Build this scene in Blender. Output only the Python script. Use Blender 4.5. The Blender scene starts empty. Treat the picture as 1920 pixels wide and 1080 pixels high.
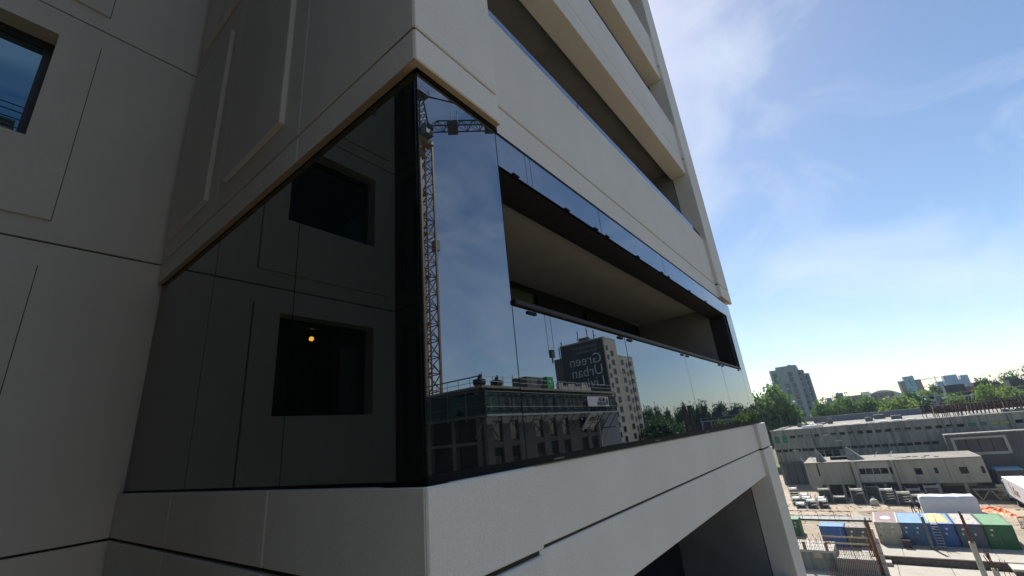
import bpy, math, random
from mathutils import Vector, Matrix
import numpy as np
R = math.radians
scene = bpy.context.scene
COL = scene.collection

# ------------------------------------------------------------------ camera
CAM = Vector((-1.356, -1.559, 0.157))
cd_ = bpy.data.cameras.new("camera")
cam = bpy.data.objects.new("camera", cd_); COL.objects.link(cam)
fwd = Vector((0.75975536, 0.56020651, 0.3300613))
rgt = Vector((0.61693468, -0.78139925, -0.09384463))
upv = Vector((-0.20533728, -0.27492522, 0.93928309))
cam.matrix_world = Matrix(((rgt.x, upv.x, -fwd.x, CAM.x), (rgt.y, upv.y, -fwd.y, CAM.y),
                           (rgt.z, upv.z, -fwd.z, CAM.z), (0, 0, 0, 1)))
cd_.sensor_width = 36.0; cd_.lens = 36.0 * 804.226 / 1920.0
cd_.clip_start = 0.05; cd_.clip_end = 12000
scene.camera = cam

# ------------------------------------------------------------------ sky and sun
SUN_EL, SUN_AZ = R(48.5), R(17.0)            # azimuth from +X towards +Y
world = bpy.data.worlds.new("World"); scene.world = world; world.use_nodes = True
wn, wl = world.node_tree.nodes, world.node_tree.links
wn.clear()
w_out = wn.new("ShaderNodeOutputWorld"); w_bg = wn.new("ShaderNodeBackground")
w_sky = wn.new("ShaderNodeTexSky"); w_sky.sky_type = 'NISHITA'; w_sky.sun_disc = False
w_sky.sun_elevation = SUN_EL; w_sky.sun_rotation = math.pi / 2 - SUN_AZ
w_sky.air_density = 1.0; w_sky.dust_density = 0.35; w_sky.ozone_density = 1.6; w_sky.altitude = 0
w_tc = wn.new("ShaderNodeTexCoord"); w_map = wn.new("ShaderNodeMapping")
w_map.inputs['Scale'].default_value = (1.2, 2.2, 3.4); w_map.inputs['Rotation'].default_value = (0.35, 0.2, 0.5)
w_n1 = wn.new("ShaderNodeTexNoise"); w_n1.inputs['Scale'].default_value = 1.6; w_n1.inputs['Detail'].default_value = 7
w_n1.inputs['Roughness'].default_value = 0.55; w_n1.inputs['Distortion'].default_value = 0.7
w_rp = wn.new("ShaderNodeValToRGB")
w_rp.color_ramp.elements[0].position = 0.43; w_rp.color_ramp.elements[0].color = (0, 0, 0, 1)
w_rp.color_ramp.elements[1].position = 0.78; w_rp.color_ramp.elements[1].color = (0.5, 0.5, 0.5, 1)
w_mx = wn.new("ShaderNodeMix"); w_mx.data_type = 'RGBA'
w_mx.inputs['B'].default_value = (7.6, 8.0, 8.6, 1)
wl.new(w_tc.outputs['Generated'], w_map.inputs['Vector']); wl.new(w_map.outputs[0], w_n1.inputs['Vector'])
wl.new(w_n1.outputs['Fac'], w_rp.inputs[0]); wl.new(w_rp.outputs[0], w_mx.inputs['Factor'])
w_hs = wn.new('ShaderNodeHueSaturation'); w_hs.inputs['Saturation'].default_value = 1.08; w_hs.inputs['Value'].default_value = 1.0
wl.new(w_sky.outputs[0], w_hs.inputs['Color']); wl.new(w_hs.outputs[0], w_mx.inputs['A']); wl.new(w_mx.outputs['Result'], w_bg.inputs['Color'])
w_bg.inputs['Strength'].default_value = 0.076
wl.new(w_bg.outputs[0], w_out.inputs[0])

sd = bpy.data.lights.new("sun", 'SUN'); sd.energy = 5.0; sd.angle = R(0.53); sd.color = (1.0, 0.95, 0.87)
sun = bpy.data.objects.new("sun", sd); COL.objects.link(sun); sun.location = (60, 20, 80)
sdir = Vector((math.cos(SUN_EL) * math.cos(SUN_AZ), math.cos(SUN_EL) * math.sin(SUN_AZ), math.sin(SUN_EL)))
sun.rotation_euler = sdir.to_track_quat('Z', 'Y').to_euler()

vs = scene.view_settings
vs.view_transform = 'Standard'; vs.look = 'None'; vs.exposure = 0.78; vs.gamma = 1.0; vs.use_curve_mapping = False
scene.cycles.max_bounces = 8; scene.cycles.diffuse_bounces = 4; scene.cycles.glossy_bounces = 4
scene.cycles.transparent_max_bounces = 12; scene.cycles.caustics_reflective = False; scene.cycles.caustics_refractive = False
scene.cycles.sample_clamp_indirect = 6.0

# ------------------------------------------------------------------ materials
def newmat(name):
    m = bpy.data.materials.new(name); m.use_nodes = True
    nt = m.node_tree; b = nt.nodes['Principled BSDF']
    return m, nt, b
def plain(name, col, rough=0.6, metal=0.0, ior=1.45, var=0.12, scale=3.0, bump=0.0):
    """A colour with gentle unevenness."""
    m, nt, b = newmat(name)
    g = nt.nodes.new("ShaderNodeNewGeometry")
    n = nt.nodes.new("ShaderNodeTexNoise"); n.inputs['Scale'].default_value = scale; n.inputs['Detail'].default_value = 5
    nt.links.new(g.outputs['Position'], n.inputs['Vector'])
    r = nt.nodes.new("ShaderNodeValToRGB")
    r.color_ramp.elements[0].position = 0.3; r.color_ramp.elements[1].position = 0.72
    r.color_ramp.elements[0].color = tuple(max(0, c * (1 - var)) for c in col) + (1,)
    r.color_ramp.elements[1].color = tuple(min(1, c * (1 + var)) for c in col) + (1,)
    nt.links.new(n.outputs['Fac'], r.inputs[0]); nt.links.new(r.outputs[0], b.inputs['Base Color'])
    b.inputs['Roughness'].default_value = rough; b.inputs['Metallic'].default_value = metal; b.inputs['IOR'].default_value = ior
    if bump:
        bp = nt.nodes.new("ShaderNodeBump"); bp.inputs['Strength'].default_value = bump; bp.inputs['Distance'].default_value = 0.02
        nt.links.new(n.outputs['Fac'], bp.inputs['Height']); nt.links.new(bp.outputs[0], b.inputs['Normal'])
    return m
def concrete(name, col, fine=260.0, rnd=0.0, blotch=0.10, speck=0.10, streak=0.0, streakcol=(0.12, 0.115, 0.10), rough=0.8, bump=0.15, bscale=0.9, sx=1.3, dark=0.0):
    """Cast concrete: blotches, fine pores, optional run-off streaks."""
    m, nt, b = newmat(name); L = nt.links.new
    g = nt.nodes.new("ShaderNodeNewGeometry")
    n1 = nt.nodes.new("ShaderNodeTexNoise"); n1.inputs['Scale'].default_value = bscale; n1.inputs['Detail'].default_value = 6; n1.inputs['Roughness'].default_value = 0.6
    L(g.outputs['Position'], n1.inputs['Vector'])
    r1 = nt.nodes.new("ShaderNodeValToRGB"); r1.color_ramp.elements[0].position = 0.28; r1.color_ramp.elements[1].position = 0.75
    r1.color_ramp.elements[0].color = tuple(c * (1 - blotch) for c in col) + (1,)
    r1.color_ramp.elements[1].color = tuple(min(1, c * (1 + blotch)) for c in col) + (1,)
    L(n1.outputs['Fac'], r1.inputs[0])
    n2 = nt.nodes.new("ShaderNodeTexNoise"); n2.inputs['Scale'].default_value = fine; n2.inputs['Detail'].default_value = 3
    L(g.outputs['Position'], n2.inputs['Vector'])
    r2 = nt.nodes.new("ShaderNodeValToRGB"); r2.color_ramp.elements[0].position = 0.33; r2.color_ramp.elements[1].position = 0.6
    v = 1 - speck
    r2.color_ramp.elements[0].color = (v, v, v, 1); r2.color_ramp.elements[1].color = (1, 1, 1, 1)
    L(n2.outputs['Fac'], r2.inputs[0])
    mu = nt.nodes.new("ShaderNodeMix"); mu.data_type = 'RGBA'; mu.blend_type = 'MULTIPLY'; mu.inputs['Factor'].default_value = 1.0
    L(r1.outputs[0], mu.inputs['A']); L(r2.outputs[0], mu.inputs['B'])
    last = mu.outputs['Result']
    if streak > 0:
        mp = nt.nodes.new("ShaderNodeMapping"); mp.inputs['Scale'].default_value = (sx, sx, sx * 0.07)
        L(g.outputs['Position'], mp.inputs['Vector'])
        n3 = nt.nodes.new("ShaderNodeTexNoise"); n3.inputs['Scale'].default_value = 1.6; n3.inputs['Detail'].default_value = 8; n3.inputs['Roughness'].default_value = 0.68
        L(mp.outputs[0], n3.inputs['Vector'])
        r3 = nt.nodes.new("ShaderNodeValToRGB"); r3.color_ramp.elements[0].position = 0.45; r3.color_ramp.elements[1].position = 0.72
        r3.color_ramp.elements[0].color = (0, 0, 0, 1); r3.color_ramp.elements[1].color = (streak, streak, streak, 1)
        L(n3.outputs['Fac'], r3.inputs[0])
        mx = nt.nodes.new("ShaderNodeMix"); mx.data_type = 'RGBA'; mx.inputs['B'].default_value = streakcol + (1,)
        L(r3.outputs[0], mx.inputs['Factor']); L(last, mx.inputs['A']); last = mx.outputs['Result']
    if rnd:                                          # each cast piece has a slightly different tone
        oi = nt.nodes.new("ShaderNodeObjectInfo"); mr = nt.nodes.new("ShaderNodeMapRange")
        mr.inputs['To Min'].default_value = 1 - rnd; mr.inputs['To Max'].default_value = 1.0
        L(oi.outputs['Random'], mr.inputs['Value'])
        mz = nt.nodes.new("ShaderNodeMix"); mz.data_type = 'RGBA'; mz.blend_type = 'MULTIPLY'; mz.inputs['Factor'].default_value = 1.0
        L(last, mz.inputs['A']); L(mr.outputs[0], mz.inputs['B']); last = mz.outputs['Result']
    L(last, b.inputs['Base Color']); b.inputs['Roughness'].default_value = rough
    if bump:
        bp = nt.nodes.new("ShaderNodeBump"); bp.inputs['Strength'].default_value = bump; bp.inputs['Distance'].default_value = 0.004
        L(n2.outputs['Fac'], bp.inputs['Height']); L(bp.outputs[0], b.inputs['Normal'])
    return m
def glass(name, col, ior, wave=0.0, dust=0.0, rough=0.0):
    """Dark coated pane: mirror-like with a faint film of dust and smears."""
    m, nt, b = newmat(name); L = nt.links.new
    b.inputs['Base Color'].default_value = col + (1,); b.inputs['Roughness'].default_value = rough; b.inputs['IOR'].default_value = ior
    g = nt.nodes.new("ShaderNodeNewGeometry")
    if wave:
        n = nt.nodes.new("ShaderNodeTexNoise"); n.inputs['Scale'].default_value = 1.1; n.inputs['Detail'].default_value = 1
        L(g.outputs['Position'], n.inputs['Vector'])
        bp = nt.nodes.new("ShaderNodeBump"); bp.inputs['Strength'].default_value = wave; bp.inputs['Distance'].default_value = 0.01
        L(n.outputs['Fac'], bp.inputs['Height']); L(bp.outputs[0], b.inputs['Normal'])
    if dust:
        mp = nt.nodes.new("ShaderNodeMapping"); mp.inputs['Scale'].default_value = (4.5, 4.5, 2.0); mp.inputs['Rotation'].default_value = (0, 0.15, 0)
        L(g.outputs['Position'], mp.inputs['Vector'])
        n = nt.nodes.new("ShaderNodeTexNoise"); n.inputs['Scale'].default_value = 1.4; n.inputs['Detail'].default_value = 7; n.inputs['Roughness'].default_value = 0.65
        L(mp.outputs[0], n.inputs['Vector'])
        r = nt.nodes.new("ShaderNodeValToRGB"); r.color_ramp.elements[0].position = 0.5; r.color_ramp.elements[1].position = 0.78
        r.color_ramp.elements[0].color = col + (1,); d = dust; r.color_ramp.elements[1].color = (d, d, d * 0.97, 1)
        L(n.outputs['Fac'], r.inputs[0]); L(r.outputs[0], b.inputs['Base Color'])
    return m
def clear_glass(name, tint, ior):
    m = bpy.data.materials.new(name); m.use_nodes = True; nt = m.node_tree; nt.nodes.clear(); L = nt.links.new
    o = nt.nodes.new("ShaderNodeOutputMaterial"); mx = nt.nodes.new("ShaderNodeMixShader")
    t = nt.nodes.new("ShaderNodeBsdfTransparent"); t.inputs[0].default_value = tint + (1,)
    gl = nt.nodes.new("ShaderNodeBsdfGlossy"); gl.inputs['Roughness'].default_value = 0.0; gl.inputs[0].default_value = (0.9, 0.95, 1, 1)
    f = nt.nodes.new("ShaderNodeFresnel"); f.inputs['IOR'].default_value = ior
    g = nt.nodes.new("ShaderNodeNewGeometry"); iv = nt.nodes.new("ShaderNodeMath"); iv.operation = 'SUBTRACT'; iv.inputs[0].default_value = 1.0
    L(g.outputs['Backfacing'], iv.inputs[1]); mu = nt.nodes.new("ShaderNodeMath"); mu.operation = 'MULTIPLY'
    L(f.outputs[0], mu.inputs[0]); L(iv.outputs[0], mu.inputs[1])
    L(mu.outputs[0], mx.inputs[0]); L(t.outputs[0], mx.inputs[1]); L(gl.outputs[0], mx.inputs[2]); L(mx.outputs[0], o.inputs[0])
    return m
def emitmat(name, col, s):
    m, nt, b = newmat(name); b.inputs['Base Color'].default_value = col + (1,)
    b.inputs['Emission Color'].default_value = col + (1,); b.inputs['Emission Strength'].default_value = s
    return m
def leafmat(name, c0, c1):
    m, nt, b = newmat(name); L = nt.links.new
    g = nt.nodes.new("ShaderNodeNewGeometry"); r = nt.nodes.new("ShaderNodeValToRGB")
    r.color_ramp.elements[0].color = c0 + (1,); r.color_ramp.elements[1].color = c1 + (1,)
    L(g.outputs['Random Per Island'], r.inputs[0]); L(r.outputs[0], b.inputs['Base Color'])
    b.inputs['Roughness'].default_value = 0.6
    tr = nt.nodes.new("ShaderNodeBsdfTranslucent"); L(r.outputs[0], tr.inputs[0])
    ad = nt.nodes.new("ShaderNodeMixShader"); ad.inputs[0].default_value = 0.5
    L(b.outputs[0], ad.inputs[1]); L(tr.outputs[0], ad.inputs[2]); L(ad.outputs[0], nt.nodes['Material Output'].inputs[0])
    return m
def corr_metal(name, col, rust=0.0, rough=0.45):
    """Painted sheet steel with scuffs and rust."""
    m, nt, b = newmat(name); L = nt.links.new
    g = nt.nodes.new("ShaderNodeNewGeometry")
    n = nt.nodes.new("ShaderNodeTexNoise"); n.inputs['Scale'].default_value = 1.6; n.inputs['Detail'].default_value = 8; n.inputs['Roughness'].default_value = 0.7
    L(g.outputs['Position'], n.inputs['Vector'])
    r = nt.nodes.new("ShaderNodeValToRGB"); r.color_ramp.elements[0].position = 0.35; r.color_ramp.elements[1].position = 0.62
    r.color_ramp.elements[0].color = tuple(c * 0.75 for c in col) + (1,); r.color_ramp.elements[1].color = col + (1,)
    L(n.outputs['Fac'], r.inputs[0])
    r2 = nt.nodes.new("ShaderNodeValToRGB"); r2.color_ramp.elements[0].position = 0.62 - 0.2 * rust; r2.color_ramp.elements[1].position = 0.72 - 0.2 * rust
    r2.color_ramp.elements[0].color = (0, 0, 0, 1); r2.color_ramp.elements[1].color = (1, 1, 1, 1)
    n2 = nt.nodes.new("ShaderNodeTexNoise"); n2.inputs['Scale'].default_value = 2.3; n2.inputs['Detail'].default_value = 9
    L(g.outputs['Position'], n2.inputs['Vector']); L(n2.outputs['Fac'], r2.inputs[0])
    mx = nt.nodes.new("ShaderNodeMix"); mx.data_type = 'RGBA'; mx.inputs['B'].default_value = (0.16, 0.075, 0.04, 1)
    L(r2.outputs[0], mx.inputs['Factor']); L(r.outputs[0], mx.inputs['A']); L(mx.outputs['Result'], b.inputs['Base Color'])
    b.inputs['Roughness'].default_value = rough
    return m

M = {}
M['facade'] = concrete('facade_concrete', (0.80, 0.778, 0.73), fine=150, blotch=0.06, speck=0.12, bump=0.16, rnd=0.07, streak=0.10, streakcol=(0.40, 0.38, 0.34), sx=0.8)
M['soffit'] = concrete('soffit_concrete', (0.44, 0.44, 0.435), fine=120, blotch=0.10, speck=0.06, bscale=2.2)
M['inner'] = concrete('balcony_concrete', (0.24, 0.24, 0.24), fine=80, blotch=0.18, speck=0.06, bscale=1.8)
M['groove'] = plain('joint_sealant', (0.05, 0.05, 0.047), 0.9)
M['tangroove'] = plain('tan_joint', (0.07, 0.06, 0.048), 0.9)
M['seal'] = plain('light_sealant', (0.55, 0.53, 0.50), 0.8)
M['wood'] = plain('timber_soffit', (0.46, 0.36, 0.255), 0.6, var=0.10, scale=6)
M['mirror'] = glass('dark_mirror_glass', (0.006, 0.007, 0.009), 3.3, wave=0.012, dust=0.02)
M['leftglass'] = glass('dark_tinted_glass', (0.006, 0.016, 0.012), 1.8, wave=0.0, dust=0.022)
M['trimglass'] = glass('window_glass_dark', (0.01, 0.015, 0.02), 1.7)
M['skyglass'] = glass('window_glass_blue', (0.004, 0.012, 0.022), 3.0)
M['skyglass'].node_tree.nodes['Principled BSDF'].inputs['Specular Tint'].default_value = (0.45, 0.8, 1.0, 1)
M['mirror'].node_tree.nodes['Principled BSDF'].inputs['Specular Tint'].default_value = (0.80, 0.90, 1.0, 1)
M['leftglass'].node_tree.nodes['Principled BSDF'].inputs['Specular Tint'].default_value = (0.80, 1.0, 0.92, 1)
M['roomglass'] = clear_glass('room_glass', (0.55, 0.6, 0.6), 2.2)
M['railglass'] = clear_glass('rail_glass', (0.75, 0.88, 0.88), 1.5)
M['black'] = plain('black_metal', (0.006, 0.006, 0.007), 0.6)
M['black'].node_tree.nodes['Principled BSDF'].inputs['Specular IOR Level'].default_value = 0.15
M['blacklin'] = plain('black_lining', (0.018, 0.018, 0.021), 0.55)
M['frame'] = plain('dark_window_frame', (0.025, 0.03, 0.03), 0.4)
M['rail'] = plain('dark_handrail', (0.018, 0.017, 0.017), 0.5, 0.0)
M['rail'].node_tree.nodes['Principled BSDF'].inputs['Specular IOR Level'].default_value = 0.25
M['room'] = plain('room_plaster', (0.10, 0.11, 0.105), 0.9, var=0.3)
M['greenpane'] = glass('green_pane', (0.13, 0.17, 0.135), 1.6)
M['lamp'] = emitmat('lamp_glow', (1.0, 0.40, 0.06), 13.0)
M['mastic'] = plain('darker_panel', (0.10, 0.10, 0.092), 0.6)

M['sand'] = concrete('sandy_ground', (0.345, 0.285, 0.212), fine=6, blotch=0.35, speck=0.22, bscale=0.16, bump=0.0, rough=0.95)
M['dirt'] = concrete('damp_dirt', (0.22, 0.165, 0.115), fine=5, blotch=0.35, speck=0.25, bscale=0.4, bump=0.0, rough=0.95)
M['slab'] = concrete('pale_slab', (0.35, 0.325, 0.275), fine=8, blotch=0.16, speck=0.12, bscale=0.5, bump=0.0, rough=0.9)
M['pitwall'] = concrete('rough_pit_wall', (0.20, 0.185, 0.155), fine=4, blotch=0.3, speck=0.35, bscale=1.5, bump=0.0, streak=0.3)
M['oldconc'] = concrete('stained_concrete', (0.26, 0.256, 0.228), fine=3, blotch=0.12, speck=0.10, bscale=0.25, streak=0.95, streakcol=(0.06, 0.06, 0.05), bump=0, sx=1.0)
M['oldconc2'] = concrete('stained_olive_concrete', (0.30, 0.288, 0.235), fine=3, blotch=0.10, speck=0.10, bscale=0.3, streak=0.50, streakcol=(0.12, 0.112, 0.085), bump=0, sx=1.0)
M['oldroof'] = concrete('gravel_roof', (0.17, 0.155, 0.135), fine=2.5, blotch=0.3, speck=0.25, bscale=0.3, bump=0)
M['darkwall'] = concrete('dark_wall', (0.115, 0.11, 0.115), fine=3, blotch=0.2, speck=0.1, bscale=0.5, streak=0.4, streakcol=(0.03, 0.03, 0.03), bump=0)
M['brownwall'] = concrete('brown_infill', (0.11, 0.09, 0.085), fine=3, blotch=0.25, speck=0.1, bscale=0.5, bump=0)
M['palecon'] = concrete('pale_concrete', (0.40, 0.38, 0.335), fine=4, blotch=0.12, speck=0.1, bscale=0.8, bump=0)
M['pane'] = glass('old_window', (0.010, 0.013, 0.02), 1.3, rough=0.08)
M['greenboard'] = plain('green_board', (0.03, 0.16, 0.09), 0.7)
M['yellowboard'] = plain('yellow_board', (0.35, 0.33, 0.10), 0.7)
M['whitemetal'] = plain('white_paint', (0.72, 0.72, 0.70), 0.5, var=0.06)
M['galv'] = plain('galvanised_steel', (0.27, 0.28, 0.29), 0.55, 0.2, var=0.2)
M['galvd'] = plain('dull_steel_tubes', (0.13, 0.14, 0.14), 0.6, 0.3, var=0.3)
M['rust'] = plain('rusty_steel', (0.135, 0.055, 0.038), 0.85, var=0.4, scale=5)
M['rustd'] = plain('dark_rusty_steel', (0.075, 0.038, 0.038), 0.85, var=0.4, scale=4)
M['orangerust'] = plain('orange_formwork', (0.26, 0.14, 0.07), 0.8, var=0.35)
M['timber'] = plain('site_timber', (0.40, 0.33, 0.22), 0.85, var=0.25, scale=4)
M['timberd'] = plain('weathered_timber', (0.24, 0.205, 0.15), 0.85, var=0.25, scale=4)
M['tarp'] = plain('white_tarpaulin', (0.66, 0.66, 0.69), 0.55, var=0.05, scale=1.5)
M['orange'] = plain('orange_tarpaulin', (0.80, 0.20, 0.06), 0.5, var=0.12)
M['red'] = plain('red_paint', (0.55, 0.05, 0.04), 0.5)
M['cblue'] = corr_metal('container_blue', (0.045, 0.13, 0.25)); M['cblue2'] = corr_metal('container_bright_blue', (0.02, 0.10, 0.32))
M['cnavy'] = corr_metal('container_slate', (0.055, 0.085, 0.125), 0.2); M['cgreen'] = corr_metal('container_green', (0.010, 0.115, 0.038))
M['ccream'] = corr_metal('container_cream', (0.52, 0.49, 0.37)); M['cgrey'] = corr_metal('container_grey', (0.085, 0.105, 0.11), 0.3)
M['rblue'] = corr_metal('roof_blue', (0.20, 0.38, 0.55)); M['rpurple'] = corr_metal('roof_maroon', (0.30, 0.19, 0.21))  # blue and green roofs lighter than their walls: fading plus sunlight in the colour
M['rwhite'] = corr_metal('roof_white', (0.56, 0.52, 0.47), 0.25); M['rgreen'] = corr_metal('roof_green', (0.20, 0.40, 0.20)); M['rsand'] = plain('sand_heap', (0.68, 0.50, 0.26), 0.95)
M['rrust'] = corr_metal('roof_rusty', (0.42, 0.36, 0.30), 0.6)
M['tyre'] = plain('tyre', (0.02, 0.02, 0.022), 0.9)
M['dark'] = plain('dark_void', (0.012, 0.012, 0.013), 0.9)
M['cloth'] = plain('dark_clothing', (0.02, 0.022, 0.03), 0.9); M['skin'] = plain('skin', (0.45, 0.28, 0.2), 0.6)
M['tgrey'] = concrete('tower_panels', (0.27, 0.295, 0.33), fine=2, blotch=0.08, speck=0.05, bscale=0.1, bump=0)
M['tgrey2'] = concrete('tower_side', (0.15, 0.165, 0.20), fine=2, blotch=0.1, speck=0.05, bscale=0.1, bump=0)
M['tpane'] = glass('tower_window', (0.03, 0.048, 0.075), 1.5, rough=0.1)
M['beige'] = concrete('beige_tower', (0.38, 0.345, 0.28), fine=2, blotch=0.1, speck=0.08, bscale=0.3, streak=0.25, streakcol=(0.25, 0.22, 0.17), bump=0)
M['banner'] = plain('black_banner', (0.012, 0.017, 0.022), 0.7)
M['letter'] = plain('grey_lettering', (0.50, 0.55, 0.57), 0.7, var=0.03)
M['letterd'] = plain('dark_lettering', (0.03, 0.03, 0.03), 0.7, var=0.03)
M['letterf'] = plain('faint_lettering', (0.20, 0.22, 0.23), 0.7, var=0.03)
M['brick'] = concrete('grey_brown_brick', (0.12, 0.112, 0.105), fine=4, blotch=0.12, speck=0.14, bscale=0.6, bump=0)
M['blankwall'] = concrete('blue_grey_wall', (0.10, 0.112, 0.13), fine=3, blotch=0.08, speck=0.05, bscale=0.3, bump=0)
M['net'] = plain('dark_green_netting', (0.006, 0.018, 0.018), 0.85, var=0.35, scale=0.8)
M['netg'] = plain('green_netting', (0.010, 0.045, 0.036), 0.85, var=0.35, scale=0.8)
M['crane'] = plain('yellow_crane_steel', (0.24, 0.15, 0.06), 0.55, var=0.2)
M['craned'] = plain('dark_crane_steel', (0.05, 0.042, 0.035), 0.6)
M['bluetower'] = plain('blue_glass_tower', (0.012, 0.09, 0.27), 0.3, var=0.05, scale=0.05)
M['teal'] = plain('teal_panels', (0.16, 0.34, 0.40), 0.6, var=0.06, scale=0.2)
M['redbrick'] = plain('red_brick', (0.20, 0.12, 0.115), 0.8)
M['darkblue'] = plain('dark_blue_cladding', (0.022, 0.027, 0.05), 0.5, var=0.15)
M['band'] = plain('pale_blue_band', (0.30, 0.38, 0.44), 0.6)
M['sedum'] = concrete('sedum_roof', (0.28, 0.19, 0.09), fine=2, blotch=0.4, speck=0.3, bscale=0.4, bump=0)
M['leafA'] = leafmat('leaf_mid', (0.045, 0.10, 0.026), (0.12, 0.20, 0.045))
M['leafB'] = leafmat('leaf_dark', (0.025, 0.06, 0.026), (0.075, 0.135, 0.04))
M['leafC'] = leafmat('leaf_bright', (0.085, 0.16, 0.03), (0.20, 0.27, 0.055))
M['rubble_'] = leafmat('rubble_mix', (0.10, 0.085, 0.065), (0.45, 0.40, 0.32))
M['bark'] = plain('bark', (0.07, 0.055, 0.04), 0.9, var=0.3)

# ------------------------------------------------------------------ mesh helpers
WP = {}
def wpos(o):
    return WP.get(o.name, Vector((0, 0, 0))) if o else Vector((0, 0, 0))
class MB:
    def __init__(s): s.v = []; s.f = []
    def add(s, vs_, fs):
        k = len(s.v); s.v += [tuple(a) for a in vs_]; s.f += [tuple(i + k for i in f) for f in fs]; return s
    def box(s, x0, x1, y0, y1, z0, z1):
        return s.add([(x0, y0, z0), (x1, y0, z0), (x1, y1, z0), (x0, y1, z0), (x0, y0, z1), (x1, y0, z1), (x1, y1, z1), (x0, y1, z1)],
                     [(0, 3, 2, 1), (4, 5, 6, 7), (0, 1, 5, 4), (1, 2, 6, 5), (2, 3, 7, 6), (3, 0, 4, 7)])
    def cbox(s, x0, x1, y0, y1, z0, z1, c=0.008):
        """Box with chamfered edges."""
        P = []; idx = {}
        lo = (x0, y0, z0); hi = (x1, y1, z1)
        for a in range(3):
            for sx in (0, 1):
                for sy in (0, 1):
                    for sz in (0, 1):
                        q = []
                        for i, b in enumerate((sx, sy, sz)):
                            base = hi[i] if b else lo[i]
                            q.append(base if i == a else base + (-c if b else c))
                        idx[(a, sx, sy, sz)] = len(P); P.append(tuple(q))
        F = []
        for a in range(3):
            for b in (0, 1):
                o = [i for i in range(3) if i != a]
                quad = []
                for p, q in ((0, 0), (1, 0), (1, 1), (0, 1)):
                    k = [0, 0, 0]; k[a] = b; k[o[0]] = p; k[o[1]] = q; quad.append(idx[(a,) + tuple(k)])
                F.append(quad)
        for e in range(3):
            o = [i for i in range(3) if i != e]
            for p in (0, 1):
                for q in (0, 1):
                    k0 = [0, 0, 0]; k1 = [0, 0, 0]; k0[o[0]] = k1[o[0]] = p; k0[o[1]] = k1[o[1]] = q; k1[e] = 1
                    F.append([idx[(o[0],) + tuple(k0)], idx[(o[0],) + tuple(k1)], idx[(o[1],) + tuple(k1)], idx[(o[1],) + tuple(k0)]])
        for sx in (0, 1):
            for sy in (0, 1):
                for sz in (0, 1):
                    F.append([idx[(a, sx, sy, sz)] for a in range(3)])
        ctr = [(l + h) / 2 for l, h in zip(lo, hi)]
        G = []
        for f in F:
            a, b, d = (Vector(P[i]) for i in f[:3])
            n = (b - a).cross(d - a); m_ = sum((Vector(P[i]) for i in f), Vector()) / len(f) - Vector(ctr)
            G.append(f if n.dot(m_) > 0 else f[::-1])
        return s.add(P, G)
    def bar(s, p, q, w, h=None):
        p, q = Vector(p), Vector(q); d = (q - p).normalized(); h = h or w
        u = d.cross(Vector((0, 0, 1))); u = u.normalized() if u.length > 1e-4 else Vector((1, 0, 0)); v = u.cross(d).normalized()
        u = u * w / 2; v = v * h / 2
        return s.add([p - u - v, p + u - v, p + u + v, p - u + v, q - u - v, q + u - v, q + u + v, q - u + v],
                     [(0, 3, 2, 1), (4, 5, 6, 7), (0, 1, 5, 4), (1, 2, 6, 5), (2, 3, 7, 6), (3, 0, 4, 7)])
    def tube(s, p, q, r, r2=None, n=6):
        p, q = Vector(p), Vector(q); r2 = r if r2 is None else r2; d = (q - p).normalized()
        u = d.cross(Vector((0, 0, 1))); u = u.normalized() if u.length > 1e-4 else Vector((1, 0, 0)); v = d.cross(u)
        a = [p + (u * math.cos(t) + v * math.sin(t)) * r for t in [2 * math.pi * i / n for i in range(n)]]
        b = [q + (u * math.cos(t) + v * math.sin(t)) * r2 for t in [2 * math.pi * i / n for i in range(n)]]
        return s.add(a + b, [(i, (i + 1) % n, n + (i + 1) % n, n + i) for i in range(n)] + [tuple(range(n))[::-1], tuple(range(n, 2 * n))])
    def prism(s, poly, axis, a, b):
        """poly in the two other axes (in order), extruded along axis from a to b."""
        n = len(poly); o = [i for i in range(3) if i != axis]; P = []
        for t in (a, b):
            for q in poly:
                k = [0, 0, 0]; k[axis] = t; k[o[0]] = q[0]; k[o[1]] = q[1]; P.append(k)
        return s.add(P, [tuple(range(n)), tuple(range(n, 2 * n))[::-1]] + [((i + 1) % n, i, n + i, n + (i + 1) % n) for i in range(n)])
    def build(s, name, mat, parent=None, fix=False):
        me = bpy.data.meshes.new(name); off = wpos(parent)
        me.from_pydata([(x - off.x, y - off.y, z - off.z) for x, y, z in s.v], [], s.f)
        if fix:
            import bmesh
            bm = bmesh.new(); bm.from_mesh(me); bmesh.ops.recalc_face_normals(bm, faces=bm.faces); bm.to_mesh(me); bm.free()
        me.materials.append(M[mat] if isinstance(mat, str) else mat)
        o = bpy.data.objects.new(name, me); COL.objects.link(o)
        if parent: o.parent = parent
        WP[o.name] = off
        return o
def box(name, mat, parent, *a): return MB().box(*a).build(name, mat, parent)
def cb(name, mat, parent, *a, c=0.008): return MB().cbox(*a, c=c).build(name, mat, parent)
def thing(name, label, cat, loc, group=None):
    o = bpy.data.objects.new(name, None); COL.objects.link(o); o.location = loc; o.empty_display_size = 0.3
    o['label'] = label; o['category'] = cat
    if group: o['group'] = group
    WP[o.name] = Vector(loc); return o
def tag(o, label, cat, group=None):
    o['label'] = label; o['category'] = cat
    if group: o['group'] = group
    return o
def struct(o): o['kind'] = 'structure'; return o
def relabel(o, label): o['label'] = label; return o
def copy_tree(o, parent=None):
    c = o.copy(); COL.objects.link(c); c.parent = parent
    for ch in list(o.children): copy_tree(ch, c)
    return c
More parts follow.
